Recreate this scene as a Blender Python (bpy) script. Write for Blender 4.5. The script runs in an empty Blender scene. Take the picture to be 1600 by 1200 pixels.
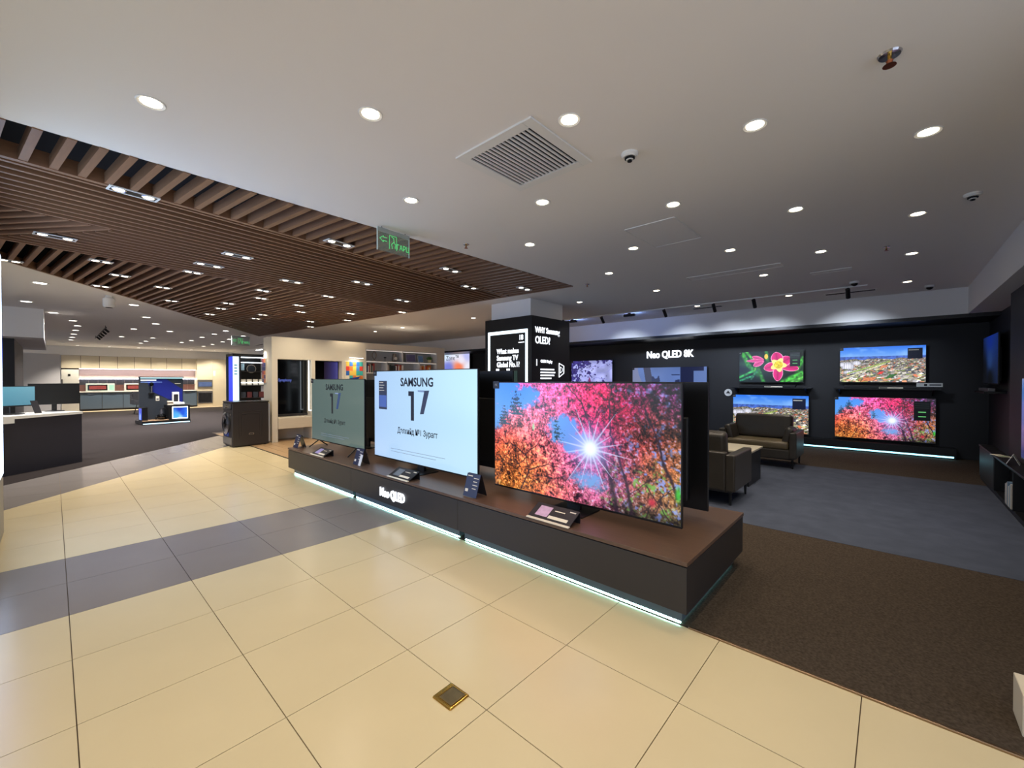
import bpy, bmesh, math, random
import numpy as np
from mathutils import Matrix, Vector
random.seed(7); R = math.radians
S = bpy.context.scene; COL = S.collection
# ------------------------------------------------------------------ camera, world, exposure
cd = bpy.data.cameras.new('camera'); cam = bpy.data.objects.new('camera', cd); COL.objects.link(cam)
cam.location = (0, 0, 1.434); cam.rotation_euler = (R(90 - .61), 0, R(42.3 - 90))
cd.sensor_width = 36; cd.lens = 653 / 1600 * 36; cd.clip_start = .05; cd.clip_end = 200
S.camera = cam
w = bpy.data.worlds.new('world'); S.world = w; w.use_nodes = True
w.node_tree.nodes['Background'].inputs[0].default_value = (.74, .83, 1.0, 1)
w.node_tree.nodes['Background'].inputs[1].default_value = 1.5
S.view_settings.view_transform = 'Standard'; S.view_settings.look = 'None'
S.view_settings.exposure = 0.0; S.view_settings.gamma = 1.0; S.view_settings.use_curve_mapping = False
SPOT_W = 33.0            # near warm downlights
FAR_W = 330.0
CEIL = 2.934

# ------------------------------------------------------------------ helpers
def lin(c):
    return tuple((x / 255 / 12.92 if x / 255 <= .04045 else ((x / 255 + .055) / 1.055) ** 2.4) for x in c)
MATS = {}
def mat(name, col, rough=.5, metal=0., var=0., vscale=8., stretch=None, bump=0., coat=0., spec=.5, alpha=None, trans=0.):
    if name in MATS: return MATS[name]
    m = bpy.data.materials.new(name); m.use_nodes = True; nt = m.node_tree; b = nt.nodes['Principled BSDF']
    c = lin(col); b.inputs['Base Color'].default_value = (*c, 1); b.inputs['Roughness'].default_value = rough
    b.inputs['Metallic'].default_value = metal; b.inputs['Coat Weight'].default_value = coat
    b.inputs['Specular IOR Level'].default_value = spec
    if trans: b.inputs['Transmission Weight'].default_value = trans
    if alpha is not None: b.inputs['Alpha'].default_value = alpha
    if var or bump:
        tc = nt.nodes.new('ShaderNodeTexCoord'); mp = nt.nodes.new('ShaderNodeMapping'); nz = nt.nodes.new('ShaderNodeTexNoise')
        nz.inputs['Scale'].default_value = vscale; nz.inputs['Detail'].default_value = 4
        if stretch: mp.inputs['Scale'].default_value = stretch
        nt.links.new(tc.outputs['Object'], mp.inputs['Vector']); nt.links.new(mp.outputs['Vector'], nz.inputs['Vector'])
        if var:
            mx = nt.nodes.new('ShaderNodeMix'); mx.data_type = 'RGBA'
            mx.inputs[6].default_value = (*[x * (1 - var) for x in c], 1); mx.inputs[7].default_value = (*[min(1, x * (1 + var)) for x in c], 1)
            nt.links.new(nz.outputs['Fac'], mx.inputs[0]); nt.links.new(mx.outputs[2], b.inputs['Base Color'])
        if bump:
            bp = nt.nodes.new('ShaderNodeBump'); bp.inputs['Strength'].default_value = bump; bp.inputs['Distance'].default_value = .004
            nt.links.new(nz.outputs['Fac'], bp.inputs['Height']); nt.links.new(bp.outputs['Normal'], b.inputs['Normal'])
    MATS[name] = m; return m
def emat(name, col, strength):
    if name in MATS: return MATS[name]
    m = bpy.data.materials.new(name); m.use_nodes = True; b = m.node_tree.nodes['Principled BSDF']
    b.inputs['Base Color'].default_value = (.02, .02, .02, 1); b.inputs['Roughness'].default_value = .3
    b.inputs['Emission Color'].default_value = (*lin(col), 1); b.inputs['Emission Strength'].default_value = strength
    MATS[name] = m; return m
def screen_mat(name, strength, rough=.18):
    if name in MATS: return MATS[name]
    m = bpy.data.materials.new(name); m.use_nodes = True; nt = m.node_tree; b = nt.nodes['Principled BSDF']
    b.inputs['Base Color'].default_value = (.01, .01, .01, 1); b.inputs['Roughness'].default_value = rough
    a = nt.nodes.new('ShaderNodeAttribute'); a.attribute_name = 'Col'
    nt.links.new(a.outputs['Color'], b.inputs['Emission Color']); b.inputs['Emission Strength'].default_value = strength
    MATS[name] = m; return m

class G:
    def __init__(s): s.bm = bmesh.new()
    def box(s, x0, x1, y0, y1, z0, z1, bevel=0., seg=2, M=None):
        r = bmesh.ops.create_cube(s.bm, size=1); vs = r['verts']
        T = Matrix.Translation(((x0 + x1) / 2, (y0 + y1) / 2, (z0 + z1) / 2)) @ Matrix.Diagonal((abs(x1 - x0), abs(y1 - y0), abs(z1 - z0), 1))
        bmesh.ops.transform(s.bm, matrix=T, verts=vs)
        if bevel:
            es = list({e for v in vs for e in v.link_edges})
            rr = bmesh.ops.bevel(s.bm, geom=es, offset=bevel, segments=seg, affect='EDGES', profile=.5)
            vs = list({v for f in rr['faces'] for v in f.verts} | {v for v in vs if v.is_valid})
        if M is not None: bmesh.ops.transform(s.bm, matrix=M, verts=[v for v in vs if v.is_valid])
        return s
    def cyl(s, p0, p1, r0, r1=None, n=16, cap=True):
        r1 = r0 if r1 is None else r1; p0 = Vector(p0); p1 = Vector(p1); d = p1 - p0
        q = d.to_track_quat('Z', 'Y').to_matrix().to_4x4()
        bmesh.ops.create_cone(s.bm, cap_ends=cap, segments=n, radius1=r0, radius2=r1, depth=d.length, matrix=Matrix.Translation((p0 + p1) / 2) @ q)
        return s
    def tube(s, pts, r, n=8):
        for a, b in zip(pts[:-1], pts[1:]): s.cyl(a, b, r, n=n)
        return s
    def lathe(s, prof, n=20, c=(0, 0, 0)):
        rings = [[s.bm.verts.new((c[0] + r * math.cos(2 * math.pi * i / n), c[1] + r * math.sin(2 * math.pi * i / n), c[2] + z)) for i in range(n)] for r, z in prof]
        for a, b in zip(rings[:-1], rings[1:]):
            for i in range(n): s.bm.faces.new((a[i], a[(i + 1) % n], b[(i + 1) % n], b[i]))
        if prof[0][0] > 1e-4: s.bm.faces.new(rings[0][::-1])
        if prof[-1][0] > 1e-4: s.bm.faces.new(rings[-1])
        return s
    def prism(s, poly, z0, z1):
        a = [s.bm.verts.new((x, y, z0)) for x, y in poly]; b = [s.bm.verts.new((x, y, z1)) for x, y in poly]
        n = len(poly)
        s.bm.faces.new(b); s.bm.faces.new(a[::-1])
        for i in range(n): s.bm.faces.new((a[i], a[(i + 1) % n], b[(i + 1) % n], b[i]))
        return s
    def xz(s, poly, y0, y1):          # outline in the x-z plane, thickness along y
        a = [s.bm.verts.new((x, y0, z)) for x, z in poly]; b = [s.bm.verts.new((x, y1, z)) for x, z in poly]; n = len(poly)
        s.bm.faces.new(a); s.bm.faces.new(b[::-1])
        for i in range(n): s.bm.faces.new((a[(i + 1) % n], a[i], b[i], b[(i + 1) % n]))
        return s
    def yz(s, poly, x0, x1):
        a = [s.bm.verts.new((x0, y, z)) for y, z in poly]; b = [s.bm.verts.new((x1, y, z)) for y, z in poly]; n = len(poly)
        s.bm.faces.new(a); s.bm.faces.new(b[::-1])
        for i in range(n): s.bm.faces.new((a[(i + 1) % n], a[i], b[i], b[(i + 1) % n]))
        return s
    def sphere(s, c, r, sc=(1, 1, 1), u=16, v=10):
        bmesh.ops.create_uvsphere(s.bm, u_segments=u, v_segments=v, radius=r, matrix=Matrix.Translation(c) @ Matrix.Diagonal((*sc, 1))); return s
    def mesh(s, name, m, smooth=False):
        bmesh.ops.recalc_face_normals(s.bm, faces=s.bm.faces[:])
        me = bpy.data.meshes.new(name); s.bm.to_mesh(me); s.bm.free(); me.materials.append(m)
        if smooth:
            for p in me.polygons: p.use_smooth = True
        return me
    def obj(s, name, m, parent=None, loc=None, smooth=False, label=None):
        return link(name, s.mesh(name, m, smooth), parent, loc, label)
def link(name, me, parent=None, loc=None, label=None):
    o = bpy.data.objects.new(name, me); COL.objects.link(o)
    if parent is not None: o.parent = parent
    if loc is not None: o.location = loc
    if label: o['label'] = label
    return o
def thing(name, label, cat, loc=(0, 0, 0), rz=0., group=None):
    o = bpy.data.objects.new(name, None); COL.objects.link(o); o.empty_display_size = .1
    o.location = loc; o.rotation_euler = (0, 0, R(rz)); o['label'] = label; o['category'] = cat
    if group: o['group'] = group
    return o
def tag(o, label, cat, group=None):
    o['label'] = label; o['category'] = cat
    if group: o['group'] = group
    return o
def struct(o, label=None):
    o['kind'] = 'structure'
    if label: o['label'] = label
    return o
def text(name, s, size, m, parent, loc, ext=.002, align='CENTER', bold=0., sx=1., mirror=None):
    cu = bpy.data.curves.new(name, 'FONT'); cu.body = s; cu.size = size; cu.extrude = ext; cu.align_x = align; cu.offset = bold
    cu.resolution_u = 3; cu.space_line = .95
    t = bpy.data.objects.new(name, cu); me = bpy.data.meshes.new_from_object(t); bpy.data.objects.remove(t)
    me.transform(Matrix.Rotation(R(90), 4, 'X') @ Matrix.Diagonal((sx, 1, 1, 1))); me.materials.clear(); me.materials.append(m); me.name = name
    return link(name, me, parent, loc)
def ordinal(i):
    return ['first', 'second', 'third', 'fourth', 'fifth', 'sixth', 'seventh', 'eighth', 'ninth', 'tenth', 'eleventh', 'twelfth', 'thirteenth', 'fourteenth', 'fifteenth', 'sixteenth', 'seventeenth', 'eighteenth', 'nineteenth', 'twentieth', 'twenty-first', 'twenty-second', 'twenty-third', 'twenty-fourth', 'twenty-fifth', 'twenty-sixth', 'twenty-seventh', 'twenty-eighth', 'twenty-ninth', 'thirtieth', 'thirty-first', 'thirty-second', 'thirty-third', 'thirty-fourth', 'thirty-fifth'][i]
def clip(poly, a, n):                 # keep the side where (p-a).n >= 0
    out = []
    for i in range(len(poly)):
        p, q = poly[i], poly[(i + 1) % len(poly)]
        dp = (p[0] - a[0]) * n[0] + (p[1] - a[1]) * n[1]; dq = (q[0] - a[0]) * n[0] + (q[1] - a[1]) * n[1]
        if dp >= 0: out.append(p)
        if (dp > 0 > dq) or (dp < 0 < dq):
            t = dp / (dp - dq); out.append((p[0] + t * (q[0] - p[0]), p[1] + t * (q[1] - p[1])))
    return out
def area(p): return abs(sum(p[i][0] * p[(i + 1) % len(p)][1] - p[(i + 1) % len(p)][0] * p[i][1] for i in range(len(p)))) / 2

# ------------------------------------------------------------------ materials
beige = mat('beige porcelain', (206, 191, 156), .23, var=.05, vscale=3, spec=.5)
greyt = mat('grey porcelain', (128, 122, 120), .23, var=.06, vscale=3)
grout = mat('grout', (92, 76, 58), .8)
brownc = mat('brown carpet', (66, 57, 48), .95, var=.85, vscale=75, bump=.6, spec=.1)
bluec = mat('blue grey carpet', (72, 78, 92), .95, var=.32, vscale=5, bump=.3, spec=.1)
darkc = mat('dark brown carpet', (40, 34, 33), .9, var=.25, vscale=6, stretch=(1, 6, 1), spec=.15)
plank_m = mat('oak plank', (168, 138, 104), .35, var=.2, vscale=5, stretch=(1, 9, 1))
white = mat('white paint', (228, 226, 224), .75)
ceil_m = mat('ceiling paint', (232, 229, 226), .85)
cream = mat('cream paint', (214, 204, 184), .6)
black = mat('black satin', (16, 16, 18), .38)
blackw = mat('black wall paint', (30, 30, 33), .6, var=.1, vscale=2)
charcoal = mat('charcoal laminate', (42, 39, 39), .42, var=.06, vscale=30)
woodtop = mat('walnut laminate', (92, 70, 57), .38, var=.28, vscale=9, stretch=(9, .7, 1))
slatw = mat('walnut slat', (126, 92, 68), .42, var=.25, vscale=6, stretch=(.6, 8, 8))
plenum = mat('plenum black', (22, 22, 26), .9)
chrome = mat('chrome', (190, 190, 195), .2, 1.)
brass = mat('brass', (206, 166, 84), .22, 1., var=.15, vscale=12)
glossblack = mat('gloss black', (8, 8, 10), .08)
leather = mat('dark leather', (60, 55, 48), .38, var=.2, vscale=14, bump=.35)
leather_lit = mat('dark leather lit seat', (100, 88, 64), .4, var=.2, vscale=14, bump=.3)  # lighter copy of the dark leather, light on the seat put into the colour
plastw = mat('white plastic', (225, 225, 222), .4)
card_w = mat('white card', (235, 226, 205), .6)
card_k = mat('black card', (26, 26, 32), .45)
card_b = mat('navy card', (34, 38, 66), .45)
led = emat('led strip', (186, 255, 242), 26.)
ledw = emat('white led', (235, 245, 255), 5.)
lamp_e = emat('lamp diffuser warm', (255, 238, 206), 16.)
lamp_c = emat('lamp diffuser neutral', (255, 246, 232), 12.)
txt_w = emat('lit white lettering', (240, 246, 255), 2.2)
txt_d = mat('dark lettering', (18, 20, 26), .5)

# ------------------------------------------------------------------ floor
floor = struct(G().box(-7, 13, -3, 30, -.05, -.008).obj('floor', grout), 'large beige porcelain tile floor with a grey band')
DG = R(49.5); dn = (-math.sin(DG), math.cos(DG)); L1 = (.75, 8.50); L2 = (1.157, 10.77)
def tile_mesh(m, poly=None):
    g = G()
    g.prism(poly or [(.002, .002), (.598, .002), (.598, .598), (.002, .598)], -.01, 0); return g.mesh('tile', m)
TB, TG = tile_mesh(beige), tile_mesh(greyt)
for k in range(-5, 5):
    for j in range(-8, 16):
        u0, v0 = .056 + .6 * k, 3.692 + .6 * j
        if k == 4 and v0 < 6.0: continue
        sq = [(u0, v0), (u0 + .6, v0), (u0 + .6, v0 + .6), (u0, v0 + .6)]
        band = j in (0, 1)
        pa = clip(sq, L1, (-dn[0], -dn[1])); pb = clip(clip(sq, L1, dn), L2, (-dn[0], -dn[1]))
        if k == 4: pa = clip(pa, (2.86, 0), (-1, 0)) if len(pa) > 2 else pa; pb = clip(pb, (2.86, 0), (-1, 0)) if len(pb) > 2 else pb
        for poly, gm in ((pa, greyt if band else beige), (pb, greyt)):
            if len(poly) < 3 or area(poly) < .004: continue
            if area(poly) > .3599: link('tile', TG if gm is greyt else TB, floor, (u0, v0, 0)); continue
            cx = sum(p[0] for p in poly) / len(poly); cy = sum(p[1] for p in poly) / len(poly)
            loc = [(p[0] - cx, p[1] - cy) for p in poly]; loc = [(x * (1 - .003 / max(.02, math.hypot(x, y))), y * (1 - .003 / max(.02, math.hypot(x, y)))) for x, y in loc]
            link('tile', tile_mesh(gm, loc), floor, (cx, cy, 0))
struct(G().box(2.462, 4.62, -2.0, 6.72, -.008, .004).obj('floor_brown_carpet', brownc), 'dark brown carpet beside the beige tiles')
struct(G().box(4.62, 8.42, -2.0, 9.2, -.008, .006).obj('floor_blue_carpet', bluec), 'blue grey carpet around the armchairs')
struct(G().box(8.42, 11.2, -2.0, 15.2, -.008, .004).obj('floor_wall_carpet', brownc), 'brown carpet strip along the television wall')
far = [(-7, 3.8)] ; p0 = (L2[0] - 12 * math.cos(DG), L2[1] - 12 * math.sin(DG)); p1 = (2.87, L2[1] + (2.87 - L2[0]) * math.tan(DG))
struct(G().prism([p0, p1, (2.87, 13.6), (6.8, 13.6), (6.8, 26.2), (-7, 26.2), (-7, p0[1])], -.008, .004).obj('floor_dark_carpet', darkc), 'dark brown striped carpet before the kitchen')
struct(G().box(-4, 7, 26.2, 27.6, -.008, .003).obj('floor_kitchen', mat('pale oak', (190, 172, 146), .5)), 'pale floor strip along the kitchen units')
fw = struct(G().box(2.87, 8.4, 6.75, 13.6, -.008, .001).obj('floor_wood', mat('oak gap', (70, 54, 40), .7)), 'oak plank floor around the white partition')
pm = G().box(.002, .178, .002, 1.198, 0, .006).mesh('plank', plank_m)
for i in range(30):
    for jj in range(5): link('plank', pm, fw, (2.87 + .18 * i, 7.16 + 1.2 * jj - .4 * (i % 2), .001))
struct(G().box(2.85, 2.87, 6.8, 10.4, -.004, .009).obj('trim_2', mat('dark strip', (38, 32, 28), .5)), 'dark strip between tiles and oak floor')
struct(G().box(2.450, 2.468, -1.6, .86, -.004, .010, bevel=.003).obj('trim_1', mat('brushed bronze', (150, 126, 98), .3, 1.)), 'thin metal strip between tiles and brown carpet')

# ------------------------------------------------------------------ ceiling and walls
W3 = [(-3.36, 3.78), (5.63, 3.80), (4.80, 16.14)]
g = G()
g.prism([(-7, -3), (11.3, -3), (11.3, 3.79), (-7, 3.79)], CEIL, CEIL + .03)
g.prism([(5.63, 3.79), (11.3, 3.79), (11.3, 28), (4.8, 28), (4.8, 16.14)], CEIL, CEIL + .03)
g.prism([(-3.36, 3.79), (4.8, 16.14), (4.8, 28), (-7, 28), (-7, 3.79)], CEIL, CEIL + .03)
ceiling = struct(g.obj('ceiling', ceil_m), 'flat white painted ceiling with recessed lights')
g = G(); g.prism([(-3.6, 3.6), (5.9, 3.6), (5.0, 16.6)], CEIL + .42, CEIL + .45)
for a, b in ((0, 1), (1, 2), (2, 0)):
    P, Q = W3[a], W3[b]; d = Vector((Q[0] - P[0], Q[1] - P[1])).normalized(); n = Vector((d.y, -d.x)) * .05
    g.prism([P, Q, (Q[0] + n.x, Q[1] + n.y), (P[0] + n.x, P[1] + n.y)], CEIL + .03, CEIL + .44)
struct(g.obj('ceiling_plenum', plenum), 'dark void above the wooden slats')
duct = thing('ceiling_duct', 'dark ventilation duct above the near wooden slats', 'duct', (1.2, 4.25, CEIL + .24), 7)
G().box(-3, 3.2, -.14, .14, 0, .17, bevel=.01).obj('duct_body', mat('dull duct', (58, 60, 66), .5, .3), duct)
for i in range(6): G().box(-2.6 + i, -2.56 + i, -.15, .15, -.006, .178).obj('joint', mat('duct joint', (80, 82, 88), .4, .5), duct)
wood = thing('ceiling_slats', 'triangular ceiling of brown wooden slats', 'ceiling'); wood['kind'] = 'structure'
del wood['category']
unit = G().box(-.5, .5, -.022, .022, 0, .08).mesh('slat', slatw); thin = G().box(-.5, .5, -.016, .016, 0, .09).mesh('slat', slatw)
def slats(ang, poly, pitch, phase=0., z=2.926):
    a = R(ang); d = (math.cos(a), math.sin(a)); n = (-d[1], d[0])
    o = [p[0] * n[0] + p[1] * n[1] for p in poly]; t = math.floor(min(o) / pitch) * pitch + phase
    while t < max(o):
        pts = []
        for i in range(len(poly)):
            p, q = poly[i], poly[(i + 1) % len(poly)]; dp = p[0] * n[0] + p[1] * n[1] - t; dq = q[0] * n[0] + q[1] * n[1] - t
            if dp * dq < 0: s = dp / (dp - dq); pts.append((p[0] + s * (q[0] - p[0]), p[1] + s * (q[1] - p[1])))
        if len(pts) == 2:
            L = math.dist(*pts)
            if L > .1:
                o_ = link('slat', unit if ang == 97.2 else thin, wood, ((pts[0][0] + pts[1][0]) / 2, (pts[0][1] + pts[1][1]) / 2, z)); o_.scale = (L, 1, 1); o_.rotation_euler = (0, 0, a)
        t += pitch
A7 = R(7.0); n7 = (-math.sin(A7), math.cos(A7)); Z12 = (-.22, 4.38); Z23 = (-.36, 6.98); AP = (.45, 5.77); a126 = R(126); n126 = (math.sin(a126), -math.cos(a126))
z1 = clip(W3, Z12, (-n7[0], -n7[1])); slats(97.2, z1, .142)
mid = clip(clip(W3, Z12, n7), Z23, (-n7[0], -n7[1]))
slats(7.0, clip(mid, AP, (-n7[0], -n7[1])), .128)
low = clip(mid, AP, n7); slats(7.0, clip(low, AP, n126), .128); slats(126, clip(low, AP, (-n126[0], -n126[1])), .128)
slats(97.2, clip(W3, Z23, n7), .142, .03)
for P0 in (Z12, Z23):      # long edge battens between the slat fields
    pl = clip(clip(W3, P0, n7), (P0[0] + n7[0] * .045, P0[1] + n7[1] * .045), (-n7[0], -n7[1]))
    if len(pl) > 2: G().prism(pl, 2.922, 3.03).obj('edge_batten', slatw, wood)

for a, b in ((1, 2), (2, 0)):
    P, Q = W3[a], W3[b]; d = Vector((Q[0] - P[0], Q[1] - P[1])).normalized(); n = Vector((-d.y, d.x)) * .035
    G().prism([P, Q, (Q[0] + n.x, Q[1] + n.y), (P[0] + n.x, P[1] + n.y)], 2.922, 3.02).obj('edge_batten', slatw, wood)
struct(G().box(11.0, 11.2, -1.4, 16, 0, CEIL).obj('wall_back', blackw), 'black painted wall behind the televisions')
struct(G().box(3.0, 11.0, -1.45, -1.25, 0, CEIL).obj('wall_right', blackw), 'black painted wall on the right')
struct(G().box(3.0, 8.0, -1.25, -1.08, 0, 2.5).obj('wall_right_panel', blackw), 'black panel standing proud of the right wall')
g = G(); g.box(9.97, 11.0, -.9, 16, 2.50, CEIL); g.box(2.5, 9.97, -1.25, -.9, 2.50, CEIL); g.box(9.97, 11.0, -1.25, -.9, 2.50, CEIL)
struct(g.obj('ceiling_bulkhead', white), 'white dropped bulkhead round the black walls')
struct(G().box(9.95, 11.0, -1.25, 16, 2.44, 2.50).obj('trim_3', black), 'black edge under the white bulkhead')
struct(G().box(5.2, 11.0, 16, 16.2, 0, CEIL).obj('wall_far', white), 'white wall far behind the partition')
struct(G().box(6.6, 6.9, 16.2, 27.6, 0, CEIL).obj('wall_kitchen_side', white), 'white wall beside the kitchen')
struct(G().box(-7, 6.9, 27.62, 27.8, 0, CEIL).obj('wall_kitchen', white), 'white wall above the kitchen cabinets')
struct(G().box(-4, 6.6, 27.25, 27.62, 2.53, CEIL).obj('ceiling_kitchen_bulkhead', white), 'white bulkhead over the kitchen cabinets')
struct(G().box(-6, -.12, 13.4, 19.0, 2.32, CEIL).obj('ceiling_left_bulkhead', white), 'white dropped bulkhead beyond the counter')
struct(G().box(-5, -.55, 14.0, 18.0, 0, 2.32).obj('wall_left', blackw), 'black wall below the left bulkhead')

# ------------------------------------------------------------------ ceiling lights
ring_m = G().lathe([(.045, .0), (.062, -.006), (.066, -.004), (.066, .002), (.045, .006)], 24).mesh('trim_ring', plastw)
disc_m = G().cyl((0, 0, -.002), (0, 0, .004), .047, n=24).mesh('diffuser', lamp_e)
disc_c = G().cyl((0, 0, -.002), (0, 0, .004), .047, n=24).mesh('diffuser', lamp_c)
def lampdata(name, W, col, ang=100, blend=.7, size=.05):
    l = bpy.data.lights.new(name, 'SPOT'); l.energy = W; l.color = col; l.spot_size = R(ang); l.spot_blend = blend; l.shadow_soft_size = size; return l
LW = lampdata('downlight_beam', SPOT_W, (1., .85, .62)); LF = lampdata('far_downlight_beam', FAR_W, (1., .96, .93)); LB = lampdata('wall_side_beam', SPOT_W * 2.1, (1., .88, .74), 90)
LK = lampdata('kitchen_beam', FAR_W * .8, (1., .88, .68), 120)
def downlight(p, label, group, d, L, scale=1.):
    t = thing('downlight', label, 'downlight', (p[0], p[1], CEIL), 0, group); t.scale = (scale,) * 3
    link('trim_ring', ring_m, t); link('diffuser', d, t)
    lo = bpy.data.objects.new('bulb', L); COL.objects.link(lo); lo.parent = t; lo.location = (0, 0, -.012)
rows = [[(.37, 2.98), (1.22, 2.19), (2.02, 1.39), (2.80, .61), (3.58, -.15)], [(2.03, 2.99), (2.80, 2.20), (3.59, 1.40), (4.42, .64), (5.28, -.16)],
        [(3.58, 2.99), (4.48, 2.20), (5.30, 1.40), (6.07, .63), (6.89, -.16)]]
for r, nm in zip(rows, ('nearest', 'second', 'third')):
    for i, p in enumerate(r):
        downlight(p, f'round recessed downlight, {ordinal(i)} from left in the {nm} row of five', 'downlights in the near white ceiling', disc_m, LW if (p[0] < 4 and p[0]+p[1] < 5.2) else LB)
rest = [(5.30, 2.97), (6.86, 2.95), (6.88, 4.49), (8.85, 2.95), (6.89, 1.38), (8.87, 1.38), (8.82, -.16)]
for i, p in enumerate([(6.88, 4.49), (5.30, 2.97), (6.86, 2.95), (8.85, 2.95), (6.89, 1.38), (8.87, 1.38), (8.82, -.16)]):
    downlight(p, f'small round downlight before the black wall, {ordinal(i)} from left', 'downlights before the television wall', disc_m, LB)
for i, p in enumerate([(6.79, 11.96), (6.82, 10.49), (6.92, 7.57)]):
    downlight(p, f'round downlight over the white partition, {ordinal(i)} from left', 'downlights beyond the wooden ceiling', disc_c, LF)
for i, p in enumerate([(1.22, .61), (.37, 1.39), (-.42, 2.19), (-1.2, 2.98), (.37, -.16), (2.02, -.16), (-.42, .61), (-1.2, 1.39), (1.22, -.95), (-.42, -.95)]):
    downlight(p, f'round recessed downlight above the entrance, {ordinal(i)} of ten outside the picture', 'downlights above the entrance', disc_m, LW)
FARL = [(-.12, 9.8), (-.33, 12.31), (.02, 13.93), (.36, 15.44), (.48, 16.82), (.48, 18.39), (.48, 19.98), (.48, 21.53), (.48, 22.96), (1.11, 11.29), (1.53, 13.28), (1.88, 14.68), (1.63, 16.65), (2.46, 16.62), (1.63, 19.94), (2.44, 19.72), (2.46, 21.56), (2.45, 22.85), (3.58, 18.13), (3.6, 16.55), (3.6, 15.2), (3.6, 19.92), (3.52, 21.23), (4.55, 19.67), (4.43, 18.25), (4.43, 16.55), (4.59, 21.42), (4.58, 22.95)]
FARL.sort(key=lambda p: -math.atan2(p[1], p[0]) * 100 + 0)
for i, p in enumerate(FARL):
    downlight(p, f'small downlight in the far left ceiling, {ordinal(i)} from left', 'downlights before the kitchen', disc_c, LF, 1.5)
for i in range(6): downlight((.75 + i, 26.35), f'small downlight close before the kitchen cabinets, {ordinal(i)} from left', 'downlights at the kitchen', disc_c, LK, 1.3)
WOODL = [(.45, 4.5), (.03, 6.46), (1.51, 5.83), (1.38, 6.59), (1.32, 7.19), (.42, 7.38), (.66, 8.18), (1.21, 8.73), (.53, 9.34), (-.35, 8.19), (2.45, 6.75), (2.12, 4.48), (3.22, 6.05), (3.65, 4.45), (3.33, 7.47), (4.54, 5.05), (4.45, 6.83), (5.2, 4.46), (5.2, 8.01), (5.0, 10.14), (4.46, 11.04), (4.9, 12.13), (3.33, 8.8), (3.69, 9.64), (4.53, 9.03), (2.38, 7.8), (2.58, 8.56), (2.32, 9.6), (2.38, 10.4), (1.52, 10.09), (2.42, 11.49), (3.26, 10.7), (3.35, 11.5)]
WOODL.sort(key=lambda p: -math.atan2(p[1], p[0]))
def slat_light_meshes(L):
    fr = G().box(-L, L, -.06, -.048, -.005, .003).box(-L, L, .048, .06, -.005, .003).box(-L, -L + .014, -.048, .048, -.005, .003).box(L - .014, L, -.048, .048, -.005, .003).mesh('light_frame', plastw)
    return fr, G().box(-L + .014, L - .014, -.048, .048, -.001, .003).mesh('housing', black)
SLM = {True: slat_light_meshes(.11), False: slat_light_meshes(.155)}
bl_m = G().lathe([(.0, -.004), (.032, -.004), (.038, -.001), (.038, .001), (.0, .001)], 14).mesh('lamp', emat('wood ceiling lamp', (255, 240, 214), 12.))
rim_m = G().lathe([(.036, -.002), (.042, -.005), (.046, -.002), (.046, .001)], 14).mesh('reflector', chrome)
LWD = lampdata('slat_light_beam', FAR_W * .105, (1., .85, .62), 110); LWP = lampdata('slat_light_wide_beam', FAR_W * .17, (1., .87, .66), 140)
for i, p in enumerate(WOODL):
    zone3 = (p[0] - Z23[0]) * n7[0] + (p[1] - Z23[1]) * n7[1] > 0; zone1 = (p[0] - Z12[0]) * n7[0] + (p[1] - Z12[1]) * n7[1] < .12
    t = thing('slat_light', f'rectangular two lamp light set in the wooden slats, {ordinal(i)} from left', 'ceiling light', (p[0], p[1], 2.9215), 7, 'lights in the wooden ceiling')
    link('light_frame', SLM[zone3][0], t); link('housing', SLM[zone3][1], t)
    for x in ((-.05, .05) if zone3 else (-.09, .09)): link('lamp', bl_m, t, (x, 0, -.001)); link('reflector', rim_m, t, (x, 0, -.001))
    if True:
        lo = bpy.data.objects.new('bulb', LWP if (p[0] > 3.2 and 7.9 < p[1] < 9.8) else LWD); COL.objects.link(lo); lo.parent = t; lo.location = (.085, 0, -.03)

# ------------------------------------------------------------------ ceiling fittings
v = thing('return_air_grille', 'square white air grille with dark slots in the near ceiling', 'air vent', (2.17, 1.86, CEIL), 0)
G().box(-.33, .33, -.33, -.26, -.012, .0, bevel=.003).box(-.33, .33, .26, .33, -.012, 0, bevel=.003).box(-.33, -.26, -.26, .26, -.012, 0).box(.26, .33, -.26, .26, -.012, 0).obj('frame', plastw, v)
G().box(-.26, .26, -.26, .26, -.001, -.0005).obj('dark_opening', plenum, v)
lv = G().box(-.26, .26, -.006, .006, -.010, -.001).mesh('louvre', plastw)
for i in range(15): link('louvre', lv, v, (0, -.235 + i * .0335, 0))
def smoke(p, lab):
    t = thing('smoke_detector', lab, 'smoke detector', (p[0], p[1], CEIL))
    G().lathe([(.055, 0), (.055, -.012), (.046, -.022), (.0, -.022)], 24).obj('base', plastw, t, smooth=False)
    for i in range(4): G().lathe([(.042 - .009 * i, -.022 - .009 * i), (.042 - .009 * i, -.027 - .009 * i), (.034 - .009 * i, -.027 - .009 * i), (.034 - .009 * i, -.022 - .009 * i)], 20).obj('fin', plastw if i % 2 == 0 else plenum, t)
    G().cyl((0, 0, -.022), (0, 0, -.055), .012, .006, 12).obj('sensor', plenum, t)
smoke((2.59, 1.30), 'white ribbed smoke detector beside the square air grille'); smoke((5.01, -.47), 'white smoke detector near the right end of the ceiling')
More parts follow.
